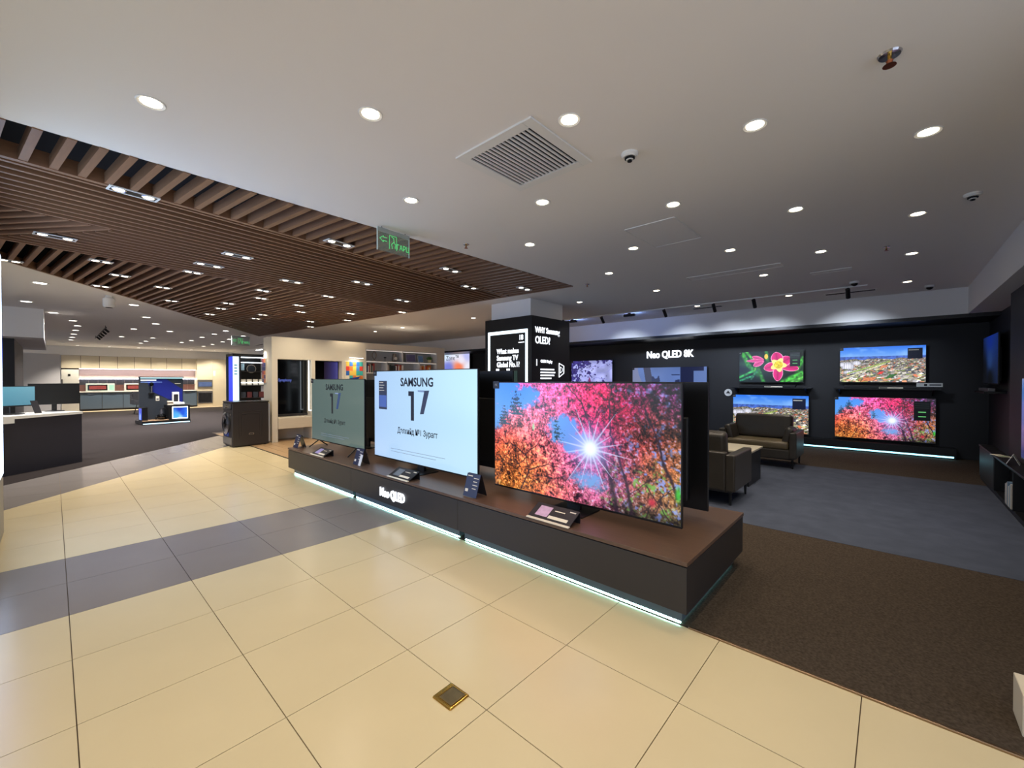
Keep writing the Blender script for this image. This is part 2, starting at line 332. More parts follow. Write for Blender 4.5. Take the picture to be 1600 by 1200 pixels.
def sprinkler(p, lab, s=1.):
    t = thing('sprinkler', lab, 'sprinkler', (p[0], p[1], CEIL)); t.scale = (s, s, s)
    G().lathe([(.018, 0), (.045, 0), (.04, -.008), (.018, -.004)], 24).obj('escutcheon', chrome, t)
    G().cyl((0, 0, 0), (0, 0, -.03), .008, n=10).obj('pipe', brass, t)
    G().cyl((0, 0, -.03), (0, 0, -.045), .014, .008, 12).obj('bulb_holder', mat('copper', (150, 86, 56), .35, 1.), t)
    G().lathe([(.0, -.05), (.024, -.05), (.026, -.053), (.0, -.053)], 12).obj('deflector', mat('copper', (150, 86, 56), .35, 1.), t)
sprinkler((2.61, .02), 'chrome and copper fire sprinkler in the near right ceiling')
for p, lb in (((3.10, 3.51), 'small fire sprinkler near the exit sign'), ((5.67, 3.56), 'small fire sprinkler at the tip of the wooden ceiling'), ((6.36, .06), 'small fire sprinkler in the right ceiling')): sprinkler(p, lb, .8)
for i, (p, lb) in enumerate((((8.28, .44), 'white dome security camera beside the linear air vent'), ((9.42, -.43), 'black and white dome camera near the right bulkhead'))):
    t = thing('dome_camera', lb, 'camera', (p[0], p[1], CEIL)); G().cyl((0, 0, 0), (0, 0, -.03), .06, n=20).obj('mount', plastw, t); G().sphere((0, 0, -.03), .045, (1, 1, .9)).obj('dome', glossblack, t, smooth=True)
for (x0, x1, y0, y1, lb) in ((3.87, 4.60, 1.50, 1.99, 'square access hatch in the ceiling behind the air grille'), (6.30, 6.50, 1.08, 2.25, 'long narrow access panel in the ceiling'), (7.18, 7.30, .42, .86, 'short access panel in the right ceiling')):
    t = thing('access_panel', lb, 'ceiling panel', ((x0 + x1) / 2, (y0 + y1) / 2, CEIL)); a, b = (x1 - x0) / 2, (y1 - y0) / 2
    G().box(-a, a, -b, b, -.004, 0).obj('panel', ceil_m, t); G().box(-a - .008, -a, -b, b, -.007, 0).box(a, a + .008, -b, b, -.007, 0).box(-a, a, -b - .008, -b, -.007, 0).box(-a, a, b, b + .008, -.007, 0).obj('edge', plastw, t)
for p, L, lb in (((9.2, .55), .7, 'linear air vent in the ceiling at the right'), ((9.15, 2.85), .6, 'linear air vent in the ceiling above the flower television'), ((6.0, 20.), 1.2, 'linear air vent in the far ceiling')):
    t = thing('linear_vent', lb, 'air vent', (p[0], p[1], CEIL)); G().box(-.07, .07, -L / 2, L / 2, -.008, 0, bevel=.002).obj('frame', plastw, t)
    for i in range(3): G().box(-.05 + .036 * i, -.025 + .036 * i, -L / 2 + .02, L / 2 - .02, -.010, -.007).obj('slot', plenum, t)
# spotlights on a thin track before the black wall
tr = thing('lighting_track', 'thin white lighting track before the black wall', 'track', (8.65, 3.2, CEIL)); G().box(-.015, .015, -2.9, 2.9, -.02, 0).obj('rail', plastw, tr); G().box(-.02, .02, 2.9, 2.94, -.022, 0).obj('end_cap', black, tr)
def washer(t):
    l = bpy.data.lights.new('wall_wash', 'AREA'); l.shape = 'RECTANGLE'; l.size = .24; l.size_y = .04; l.energy = 3.4; l.color = (.26, .42, 1.)
    lo = bpy.data.objects.new('bulb', l); COL.objects.link(lo); lo.parent = t; lo.location = (.034, 0, -.048); lo.rotation_euler = (R(90), R(0), R(-90))
LT = lampdata('track_beam', 95, (.74, .84, 1.), 80, .9)
for i, (vv, flat) in enumerate(((5.86, 1), (5.02, 0), (4.34, 1), (3.54, 0), (2.57, 0), (1.88, 0), (.54, 0))):
    t = thing('track_spotlight', f'black track spotlight before the black wall, {ordinal(i)} from left', 'spotlight', (8.65, vv, CEIL - .02), 0, 'track spotlights before the black wall')
    if flat: G().box(-.03, .03, -.13, .13, -.075, -.02, bevel=.004).obj('body', black, t); G().box(-.01, .01, -.03, .03, -.02, 0).obj('stem', black, t); washer(t)
    else:
        G().cyl((-.05, 0, -.03), (.07, 0, -.15), .032, n=16).obj('body', black, t); G().cyl((0, 0, 0), (0, 0, -.06), .008, n=8).obj('stem', black, t)
        G().cyl((.070, 0, -.150), (.073, 0, -.153), .026, n=16).obj('lens', ledw, t)
        lo = bpy.data.objects.new('bulb', LT); COL.objects.link(lo); lo.parent = t; lo.location = (.09, 0, -.17); lo.rotation_euler = (0, R(-52), 0)
t = thing('ceiling_projector', 'small white cylinder hanging from the far left ceiling', 'ceiling fitting', (.69, 10.38, CEIL)); G().lathe([(.05, 0), (.05, -.03), (.085, -.06), (.085, -.18), (.07, -.21), (0, -.21)], 18).obj('body', plastw, t); G().cyl((0, 0, -.21), (0, 0, -.215), .05, n=16).obj('lens', plenum, t)
t = thing('far_lighting_track', 'black lighting track with spotlights in the far left ceiling', 'track', (1.0, 18.2, CEIL), 0); G().box(-.012, .012, -2.2, 2.2, -.08, -.06).obj('rail', black, t)
for i in range(5): G().cyl((0, -1.8 + .8 * i, -.08), (.08, -1.77 + .8 * i, -.16), .028, n=12).obj('spot', black, t)
for y in (-2, 2): G().cyl((0, y, 0), (0, y, -.06), .008, n=6).obj('hanger', black, t)

# exit signs
def exit_sign(p, rz, lab, s=1.):
    t = thing('exit_sign', lab, 'sign', p, rz); t.scale = (s, s, s)
    glass = mat('sign glass', (150, 168, 158), .12, alpha=.34); green = emat('green sign lines', (96, 225, 130), .75)
    G().box(-.19, .19, -.004, .004, -.235, -.03, bevel=.002).obj('panel', glass, t)
    G().box(-.19, .19, -.008, .008, -.05, -.012).obj('top_rail', mat('frosted rail', (165, 172, 168), .4), t); G().box(-.192, -.186, -.006, .006, -.236, -.012).box(.186, .192, -.006, .006, -.236, -.012).obj('side_edge', mat('bright glass edge', (200, 215, 206), .3), t)
    for x in (-.14, .14): G().cyl((x, 0, -.012), (x, 0, .0), .004, n=8).obj('hanger', black, t)
    def ln(nm, pts, r=.004):
        g = G()
        for a, b in zip(pts[:-1], pts[1:]): g.cyl((a[0], -.006, a[1]), (b[0], -.006, b[1]), r, n=6)
        g.obj(nm, green, t)
    ln('arrow', [(-.085, -.10), (-.125, -.10), (-.125, -.088), (-.165, -.118), (-.125, -.148), (-.125, -.134), (-.085, -.134)], .0035)
    ln('running_figure', [(-.03, -.075), (-.005, -.085), (.0, -.12), (-.03, -.15), (-.02, -.19)], .004); ln('door_frame', [(-.055, -.2), (-.055, -.065), (.03, -.065), (.03, -.2)], .003); ln('running_leg', [(.0, -.12), (.018, -.15), (.012, -.185)], .004)
    text('lettering', 'ГАРЦ', .075, green, t, (.108, -.006, -.185), .002, sx=.8)
exit_sign((2.32, 3.72, CEIL), 4, 'hanging glass exit sign with green arrow and lettering')
exit_sign((4.0, 15.2, CEIL - .12), 0, 'small green exit sign far back above the white partition', 1.3)

# ------------------------------------------------------------------ painted screens
def noise(Wd, H, c, seed):
    r = np.random.RandomState(seed); gw, gh = max(2, int(Wd / c) + 2), max(2, int(H / c) + 2); a = r.rand(gh, gw)
    y = np.linspace(0, gh - 1.001, H); x = np.linspace(0, gw - 1.001, Wd); yi = y.astype(int); xi = x.astype(int); fy = (y - yi)[:, None]; fx = (x - xi)[None]
    fy = fy * fy * (3 - 2 * fy); fx = fx * fx * (3 - 2 * fx)
    return (a[yi][:, xi] * (1 - fy) * (1 - fx) + a[yi + 1][:, xi] * fy * (1 - fx) + a[yi][:, xi + 1] * (1 - fy) * fx + a[yi + 1][:, xi + 1] * fy * fx)
def blend(X, Y, pts, pw=3.2):
    num = np.zeros(X.shape + (3,)); den = np.zeros(X.shape)
    for x, y, c in pts:
        wt = 1 / (((X - x) ** 2 + ((Y - y) * .62) ** 2) ** (pw / 2) + 1e-4); num += wt[..., None] * np.array(c, float); den += wt
    return num / den[..., None]
def seg(X, Y, a, b, asp):
    ax, ay = a; bx, by = b; dx, dy = (bx - ax) * asp, by - ay; px, py = (X - ax) * asp, Y - ay
    t = np.clip((px * dx + py * dy) / (dx * dx + dy * dy + 1e-9), 0, 1); return np.hypot(px - t * dx, py - t * dy)
def grid_xy(Wd, H): return np.meshgrid((np.arange(Wd) + .5) / Wd, (np.arange(H) + .5) / H)
def fbm(Wd, H, cells, seed, wts=None):
    out = np.zeros((H, Wd)); tot = 0
    for i, c in enumerate(cells):
        w_ = 1. if wts is None else wts[i]; out += w_ * noise(Wd, H, c, seed + i); tot += w_
    return out / tot
def paint_autumn(Wd, H):
    X, Y = grid_xy(Wd, H); asp = 1.78
    wx = (fbm(Wd, H, (60, 25, 10), 70) - .5) * .16; wy = (fbm(Wd, H, (60, 25, 10), 80) - .5) * .22
    pts = [(.30, .02, (235, 95, 190)), (.40, .06, (240, 90, 180)), (.30, .25, (235, 120, 180)), (.15, .28, (215, 95, 130)), (.10, .36, (200, 110, 140)), (.20, .40, (225, 130, 140)), (.34, .34, (240, 150, 190)), (.42, .26, (240, 80, 140)), (.52, .06, (225, 60, 120)), (.55, .22, (232, 45, 85)), (.50, .32, (240, 90, 150)), (.62, .34, (230, 30, 50)), (.66, .10, (170, 35, 90)), (.72, .34, (215, 25, 40)), (.82, .08, (110, 30, 95)), (.95, .08, (64, 44, 130)), (.84, .24, (120, 22, 66)), (.97, .25, (90, 50, 90)), (.97, .42, (205, 165, 40)), (.82, .46, (150, 25, 45)), (.05, .55, (205, 70, 55)), (.17, .56, (225, 115, 65)), (.30, .52, (235, 140, 95)), (.06, .72, (185, 50, 60)), (.20, .74, (215, 125, 60)), (.34, .70, (228, 150, 80)), (.05, .92, (110, 100, 50)), (.16, .92, (190, 160, 70)), (.30, .92, (190, 130, 70)), (.42, .93, (175, 40, 50)), (.44, .60, (220, 45, 85)), (.40, .46, (238, 150, 165)), (.48, .78, (190, 150, 200)), (.54, .93, (180, 30, 60)), (.54, .76, (190, 160, 225)), (.66, .62, (170, 50, 150)), (.70, .76, (110, 40, 80)), (.84, .58, (170, 50, 50)), (.87, .70, (190, 50, 70)), (.94, .84, (60, 90, 70)), (.82, .90, (60, 80, 50)), (.66, .95, (90, 110, 80)), (.95, .58, (170, 170, 70)), (.88, .56, (150, 190, 110))]
    C = blend(X + wx, Y + wy, pts, 5.5); gm = C.mean(-1, keepdims=True); C = np.clip(gm + 1.3 * (C - gm), 5, 255)
    n1 = fbm(Wd, H, (2.2, 4, 8), 1, (1, 1, .8)); n2 = fbm(Wd, H, (3, 6, 14), 20, (1, 1, 1)); n3 = fbm(Wd, H, (16, 40), 30)
    n1 = (n1 - n1.mean()) / n1.std(); n2 = (n2 - n2.mean()) / n2.std(); n3 = (n3 - n3.mean()) / n3.std()
    k = np.clip(.92 + .27 * n1 + .16 * n2 + .14 * n3, .10, 1.45)[..., None]; C2 = C * k
    hi = np.clip((n1 * .8 + n2 * .5 - 1.0) * .7, 0, 1)[..., None]
    tint = blend(X, Y, [(.2, .25, (255, 200, 225)), (.4, .1, (255, 190, 230)), (.6, .25, (255, 120, 130)), (.85, .15, (190, 170, 255)), (.2, .7, (255, 225, 130)), (.35, .85, (245, 235, 140)), (.55, .8, (225, 215, 255)), (.8, .7, (190, 200, 255)), (.9, .9, (150, 200, 190))]); C2 = C2 * (1 - hi * .8) + tint * hi * .8
    lo = np.clip((-n2 - .9) * .8, 0, 1)[..., None] * np.clip(.35 + X * .7 + (Y > .5) * .25, 0, 1)[..., None]; C2 = C2 * (1 - .78 * lo) + np.array((30, 14, 30)) * .78 * lo
    nn = fbm(Wd, H, (4, 9, 20), 50); nn = (nn - nn.mean()) / nn.std()
    blu = np.clip(nn - .75, 0, 1) * np.clip((X - .58) * 3.5, 0, 1); C2 = C2 * (1 - .85 * blu[..., None]) + np.array((140, 160, 240)) * .85 * blu[..., None]
    gr = fbm(Wd, H, (5, 12, 26), 60); gr = (gr - gr.mean()) / gr.std(); grn = np.clip(gr - .7, 0, 1) * np.clip((X - .55) * 4, 0, 1) * np.clip((Y - .5) * 4, 0, 1); C2 = C2 * (1 - .85 * grn[..., None]) + np.array((120, 180, 80)) * .85 * grn[..., None]
    vg = np.clip((Y - .9) * 6, 0, 1) * np.clip((X - .62) * 4, 0, 1) + np.clip((.07 - X) * 8, 0, 1) * np.clip((Y - .88) * 6, 0, 1); C2 *= (1 - .8 * np.clip(vg, 0, 1))[..., None]
    C2 *= (1 - .55 * np.clip((X + wx - .62) * 3.2, 0, 1) * np.clip((.62 - Y) * 4, 0, 1) * np.clip(.9 - .35 * n2, .2, 1.3))[..., None]
    Xw, Yw = X + wx * .55, Y + wy * .5
    def blob(cx, cy, rx, ry): return np.clip(1.35 - np.hypot((Xw - cx) / rx, (Yw - cy) / ry), 0, 1)
    sky = np.clip(np.maximum.reduce([blob(.04, .06, .14, .22), blob(.22, .13, .09, .10), blob(.0, .3, .07, .14) * .8, blob(.45, .40, .07, .12), blob(.53, .50, .07, .08), blob(.59, .80, .10, .08) * .55]) * 2.6 - .35 - .25 * np.clip(n2, -1, 2), 0, 1)[..., None]
    sc = np.array((70, 142, 240)) * (1 - .25 * Y)[..., None] + np.array((60, 60, 30)) * Y[..., None]; C2 = C2 * (1 - sky) + sc * sky
    for (cx, top, bot, wd) in ((.155, .07, .30, .055), (.065, .22, .40, .045), (.415, .30, .50, .036)):
        yy = np.clip((Y - top) / (bot - top), 0, 1); hw = wd * (.10 + yy) * (.55 + .45 * np.sin(yy * 40 + n1)); tri = (Y > top) & (Y < bot) & (np.abs(X - cx + .01 * n2) < hw); C2[tri] = np.array((28, 66, 84)) * (.6 + .35 * np.clip(n1[tri] + 1, 0, 2))[:, None]
    br = [((.19, .99), (.24, .80), .009), ((.24, .80), (.22, .66), .006), ((.24, .80), (.36, .72), .006), ((.22, .66), (.12, .58), .005), ((.22, .66), (.30, .55), .005), ((.12, .58), (.04, .60), .003), ((.30, .55), (.34, .44), .003), ((.36, .72), (.47, .73), .003), ((.17, .76), (.07, .71), .003), ((.22, .7), (.16, .77), .004), ((.36, .72), (.41, .62), .003), ((.24, .83), (.38, .84), .004), ((.38, .84), (.46, .80), .003), ((.10, .66), (.12, .58), .003),
          ((.73, 1.), (.70, .76), .020), ((.70, .76), (.66, .58), .014), ((.66, .58), (.60, .36), .009), ((.60, .36), (.55, .16), .007), ((.55, .16), (.47, .02), .005), ((.80, 1.), (.765, .72), .016), ((.765, .72), (.70, .40), .010), ((.70, .40), (.69, .15), .008), ((.69, .15), (.71, .0), .006), ((.99, .80), (.93, .58), .014), ((.93, .58), (.90, .38), .011), ((.90, .38), (.85, .18), .008), ((.85, .18), (.92, .02), .005), ((.60, .36), (.65, .18), .004), ((.69, .30), (.77, .16), .004), ((.95, .97), (.86, .76), .005), ((.84, .97), (.98, .72), .004), ((.78, .85), (.90, .68), .004), ((.62, .42), (.5, .25), .003), ((.88, .30), (.98, .2), .004), ((.90, .95), (.93, .8), .004), ((.86, .99), (.89, .82), .004)]
    Xb, Yb = X + wx * .12, Y + wy * .12
    for a, b, r in br:
        m = np.clip(1.3 - seg(Xb, Yb, a, b, asp) / r, 0, 1)[..., None] * .85; C2 = C2 * (1 - m) + np.array((32, 18, 34)) * m
    sx, sy = .598, .535; dx = (X - sx) * asp; dy = Y - sy; rr = np.hypot(dx, dy); th = np.arctan2(dy, dx)
    halo = (np.exp(-(rr / .20) ** 1.5) * .75)[..., None]; C2 = C2 * (1 - halo) + np.array((150, 130, 240)) * halo
    glow = np.exp(-(rr / .105) ** 1.7)[..., None]; C2 = C2 * (1 - glow) + np.array((200, 225, 255)) * glow
    for i in range(18):
        a = i * math.pi / 9 + .12; L = (.40, .24, .31)[i % 3]; dd = np.abs(np.sin(th - a)) * rr; m = ((np.cos(th - a) > 0) * np.clip(1.2 - dd / (.013 * (1 - rr / L).clip(0, 1) + 1e-5), 0, 1) * (rr < L) * .8)[..., None]; C2 = C2 * (1 - m) + np.array((205, 215, 255)) * m
    core = np.exp(-(rr / .06) ** 3)[..., None]; C2 = C2 * (1 - core) + np.array((240, 250, 255)) * core
    for cx, cy, r, c in ((.885, .87, .030, (205, 45, 70)), (.99, .78, .022, (60, 200, 60)), (.27, .40, .014, (140, 235, 170))):
        m = np.clip(1.4 - np.hypot((X - cx) * asp, (Y - cy) * (1. if c[0] > 200 else .4)) / r, 0, 1)[..., None] * .85; C2 = C2 * (1 - m) + np.array(c) * m
    return C2
def paint_city(Wd, H):
    X, Y = grid_xy(Wd, H); r = np.random.RandomState(5)
    C = np.zeros((H, Wd, 3)); hz = .30 + .02 * np.sin(X * 4)
    t = np.clip(Y / .30, 0, 1)[..., None]; C[:] = np.array((38, 110, 225)) * (1 - t) + np.array((120, 170, 235)) * t
    cl = np.clip((noise(Wd, H, 40, 2) * .6 + noise(Wd, H, 14, 3) * .4 - .45) * 3, 0, 1)[..., None] * .6; C = C * (1 - cl) + np.array((150, 195, 245)) * cl
    sea = (Y > .27) & (Y < .42); C[sea] = np.array((58, 88, 168)) * (.8 + .5 * noise(Wd, H, 6, 4)[sea])[:, None]
    land = Y > (.33 + .05 * noise(Wd, H, 30, 6) - .03 * X); base = np.array((120, 112, 104)); C[land] = base * (.5 + .9 * noise(Wd, H, 4, 7)[land])[:, None]
    pal = [(225, 220, 225), (200, 196, 190), (170, 160, 150), (205, 110, 75), (220, 150, 110), (70, 100, 45), (120, 135, 70), (90, 90, 110), (235, 230, 215), (60, 62, 70), (190, 185, 130)]
    for _ in range(900):
        cy = .36 + .64 * r.rand() ** 1.3; sc = .25 + 1.2 * (cy - .34); cx = r.rand(); wd, ht = .05 * sc * (.4 + r.rand()), .045 * sc * (.4 + r.rand()); c = np.array(pal[r.randint(len(pal))]) * (.7 + .5 * r.rand()); sh = (r.rand() - .5) * 1.2
        m = (np.abs(X - cx - sh * (Y - cy)) < wd / 2) & (np.abs(Y - cy + .3 * (X - cx)) < ht / 2) & land; C[m] = c
    for cx, cy, rx, ry in ((.10, .55, .085, .13), (.21, .46, .06, .075), (.03, .50, .035, .08), (.12, .72, .08, .06)):
        d = ((X - cx) / rx) ** 2 + ((Y - cy) / ry) ** 2; m = (d < 1) & (Y < cy + ry * .55); C[m] = np.array((225, 225, 240)) * (1.08 - .35 * d[m])[:, None]
        e = m & (np.abs(((X - cx) / rx * 3) % 1 - .5) < .10); C[e] *= .72
    for a, b, c, rd in (((.0, .95), (.55, .48), (205, 200, 165), .02), ((.1, .75), (.6, .42), (150, 170, 90), .02)):
        d = seg(X, Y, a, b, 1.7); C[d < rd] = np.array(c) * (.8 + .4 * noise(Wd, H, 3, 8)[d < rd])[:, None]
    for cx, cy, w_, h_, c in ((.50, .74, .05, .07, (225, 55, 45)), (.62, .83, .08, .10, (45, 95, 35)), (.36, .92, .14, .10, (205, 120, 75)), (.54, .56, .07, .06, (220, 130, 90))):
        m = (np.abs(X - cx + .4 * (Y - cy)) < w_ / 2) & (np.abs(Y - cy + .25 * (X - cx)) < h_ / 2); C[m] = np.array(c) * (.8 + .4 * noise(Wd, H, 3, 11)[m])[:, None]
    return C
def paint_flower(Wd, H):
    X, Y = grid_xy(Wd, H); asp = 1.78; C = np.array((14, 40, 20)) * (.3 + 1.5 * noise(Wd, H, 30, 1) ** 2)[..., None]
    for a, b, c, r_ in (((.06, .06), (.16, .45), (70, 190, 60), .06), ((.16, .45), (.30, .75), (50, 150, 60), .06), ((.30, .5), (.40, 1.), (60, 170, 60), .05), ((.0, .85), (.25, .62), (70, 200, 100), .035), ((.25, .62), (.30, .40), (110, 220, 80), .025), ((.02, .95), (.22, .80), (60, 190, 130), .03), ((.70, 1.), (.98, .72), (80, 210, 70), .07), ((.85, 1.), (1., .86), (110, 230, 90), .06), ((.90, .62), (1., .25), (70, 190, 60), .06), ((.44, .0), (.46, .30), (60, 160, 60), .05), ((.12, .0), (.24, .30), (90, 210, 80), .04), ((.3, .62), (.2, .9), (60, 160, 110), .03)):
        d = seg(X, Y, a, b, asp); m = np.clip(1.5 - d / r_, 0, 1)[..., None] * .9; C = C * (1 - m) + np.array(c) * (.5 + .7 * noise(Wd, H, 8, 3))[..., None] * m
    def petal(cx, cy, a, L, wd, c):
        dx, dy = (X - cx) * asp, Y - cy; p = dx * math.cos(a) + dy * math.sin(a); q = -dx * math.sin(a) + dy * math.cos(a); t = p / L
        hw = wd * np.sin(np.clip(t * .92 + .08, 0, 1) ** 1.15 * math.pi) ** .6 + 1e-6; m = (t > 0) & (t < 1) & (np.abs(q) < hw); e = np.abs(q) / hw
        C[m] = (np.array(c) * (.85 + .25 * e)[..., None])[m]; ed = m & ((e > .88) | (t > .96)); C[ed] = np.array((250, 170, 210)); ln = m & (e < .06); C[ln] = np.array((170, 10, 90))
    for a, L, wd in ((2.6, .34, .09), (-2.75, .36, .08), (3.14, .5, .05)): petal(.40, .30, a, L, wd, (225, 70, 150))
    for a, L, wd in ((2.85, .42, .15), (.25, .56, .13), (1.62, .52, .14), (-.62, .40, .16), (-1.75, .42, .17)): petal(.63, .45, a, L, wd, (222, 25, 125))
    dx, dy = (X - .63) * asp, Y - .45; rr = np.hypot(dx, dy); th = np.arctan2(dy, dx); m = rr < .19 + .04 * np.sin(5 * th + 1); C[m] = np.array((250, 240, 140)); m = rr < .12; C[m] = np.array((232, 205, 40)) * (.7 + .5 * noise(Wd, H, 3, 5)[m])[:, None]
    m = np.hypot((X - .44) * asp, (Y - .17) * .6) < .05; C[m] = (240, 200, 70)
    return C
def paint_snow(Wd, H):
    X, Y = grid_xy(Wd, H); C = np.array((175, 180, 245)) * (.8 + .35 * noise(Wd, H, 20, 1))[..., None]
    edge = np.clip(1.1 - X * 1.7 - .1 * Y, 0, 1) + np.clip(.28 - Y, 0, 1) * 2.4; n = .5 * noise(Wd, H, 5, 3) + .5 * noise(Wd, H, 11, 4)
    m = n + edge * .38 > .76; C[m] = np.array((52, 46, 110)) * (.7 + .8 * noise(Wd, H, 3, 5)[m])[:, None]
    l = np.abs(np.sin((Y * 9 + 2.5 * noise(Wd, H, 40, 6) * 2 + X * 3))) < .07; C[l & ~m] = np.array((130, 130, 215))
    m = (np.abs(X - .46) < .05 * np.clip((Y - .58) * 3, 0, 1)); C[m] = (130, 50, 110); return C
def paint_winter(Wd, H):
    X, Y = grid_xy(Wd, H); C = np.array((118, 150, 225)) * (.9 + .2 * noise(Wd, H, 30, 1))[..., None]
    m = (X < .20 - .12 * np.cos(Y * 3)) ; C[m] = np.array((150, 160, 205)); m = (np.abs(X - .21 - .1 * Y) < .05); C[m] = (74, 78, 110)
    t = (noise(Wd, H, 8, 3) > .55) & (np.abs(Y - .30) < .12) & (X > .28) & (X < .66); C[t] = (46, 58, 108)
    m = X > .67; C[m] = (30, 38, 82); m = (X > .84 + .12 * (Y < .1)) ; C[m] = np.array((120, 150, 220)); C[Y > .5] = np.array((60, 70, 110)); return C
def paint_flat(c0, c1, c2=None):
    def f(Wd, H):
        X, Y = grid_xy(Wd, H); C = np.array(c0) * (1 - X)[..., None] + np.array(c1) * X[..., None]
        if c2 is not None: C = C * (1 - .35 * Y)[..., None] + np.array(c2) * (.35 * Y)[..., None]
        return C
    return f
SC = {}
def screen_mesh(key, fn, Wd, H):
    if key in SC: return SC[key]
    C = np.clip(fn(Wd, H), 0, 255) / 255; L = np.where(C <= .04045, C / 12.92, ((C + .055) / 1.055) ** 2.4)
    xs, zs = np.linspace(-.5, .5, Wd), np.linspace(1, 0, H)
    V = np.zeros((H, Wd, 3)); V[..., 0] = xs[None]; V[..., 2] = zs[:, None]
    i = np.arange(H * Wd).reshape(H, Wd); F = np.stack([i[:-1, :-1], i[1:, :-1], i[1:, 1:], i[:-1, 1:]], -1).reshape(-1, 4)
    me = bpy.data.meshes.new('screen'); me.from_pydata(V.reshape(-1, 3).tolist(), [], F.tolist())
    a = me.color_attributes.new('Col', 'FLOAT_COLOR', 'POINT'); a.data.foreach_set('color', np.concatenate([L.reshape(-1, 3), np.ones((H * Wd, 1))], 1).astype(np.float32).ravel())
    SC[key] = me; return me
def put_screen(key, fn, Wd, H, m, parent, x0, x1, y, z0, z1, name='screen'):
    me = screen_mesh(key, fn, Wd, H)
    if not me.materials: me.materials.append(m)
    o = link(name, me, parent, ((x0 + x1) / 2, y, z0)); o.scale = (x1 - x0, 1, z1 - z0); return o
scr = screen_mat('screen glow', 1.15); scr_dim = screen_mat('dim screen', .62); scr_b = screen_mat('bright screen', 1.0)
bezel = mat('tv bezel', (14, 14, 16), .3); tvback = mat('tv rear', (20, 20, 23), .5)

def television(label, wd, ht, loc, rz, zb, paint=None, stand='pedestal', name='television', badge=True):
    """wd x ht panel whose lower edge is zb above the base"""
    t = thing(name, label, 'television', loc, rz)
    G().box(-wd / 2, wd / 2, 0, .022, zb, zb + ht, bevel=.003).obj('panel', bezel, t)
    G().box(-wd * .42, wd * .42, .022, .055, zb + ht * .06, zb + ht * .72, bevel=.008).obj('rear_cover', tvback, t)
    sc = None
    if paint: sc = put_screen(*paint, t, -wd / 2 + .008, wd / 2 - .008, -.0015, zb + .016, zb + ht - .008)
    if stand == 'pedestal':
        G().box(-.17, .17, -.12, .14, 0, .012, bevel=.004).obj('stand_base', black, t); G().box(-.06, .06, .02, .05, .012, zb + .12).obj('stand_neck', black, t)
    elif stand == 'feet':
        for s in (-1, 1):
            x = s * wd * .36
            for e in (-1, 1): G().cyl((x, .01, zb + .01), (x + .02 * s, .01 + e * .14, .006), .009, n=8).obj('foot', black, t)
    if badge and paint: 
        b = G().box(-wd / 2 - .012, -wd / 2 + .062, -.006, -.002, zb + ht - .062, zb + ht + .006).obj('resolution_badge', card_k, t); text('badge_lettering', '4K', .034, mat('grey print', (150, 150, 155), .5), b, (-wd / 2 + .025, -.0065, zb + ht - .040), .0005)
    return t, sc
ZP = .40
def on_screen(sc, wd, ht, m, s, size, fx, fz, nm='lettering', bold=0., sx=1.):
    """flat lettering on a screen; fx, fz are fractions of the screen (from left, from top)"""
    o = text(nm, s, size, m, sc.parent, ((fx - .5) * wd, -.003, 0), .0004, bold=bold, sx=sx); return o

# ------------------------------------------------------------------ the television platform
pf = thing('display_platform', 'long low charcoal television platform with a brown wood top', 'platform', (3.0, 3.815, 0))
hv = 2.965
for a, b in ((-hv, -.98), (-.98, .98), (.98, hv)):
    G().box(-.60, .60, a + .001, b - .001, .10, .368, bevel=.002).obj('body_section', charcoal, pf)
G().box(-.585, .585, -hv + .015, hv - .015, .366, .376).obj('shadow_gap', black, pf)
G().box(-.605, .605, -hv - .004, hv + .004, .376, .40, bevel=.002).obj('wood_top', woodtop, pf)
kick = mat('kick blue grey', (84, 98, 106), .4)
for a, b in ((-hv + .05, -1.0), (-.93, .99), (1.06, hv - .06)):
    G().box(-.535, .535, a, b, .018, .10).obj('kick_plate', kick, pf)
    G().box(-.534, -.522, a + .01, b - .01, .004, .012).obj('led_strip', led, pf)
G().box(-.50, .50, -hv + .062, -hv + .072, .004, .012).obj('led_strip', emat('dim led', (140, 220, 235), 5.), pf)
lg = text('illuminated_lettering', 'Neo QLED', .128, txt_w, pf, (0, 0, 0), .006, bold=.003, sx=.80); lg.rotation_euler = (0, 0, R(-90)); lg.location = (-.607, .075, .175)

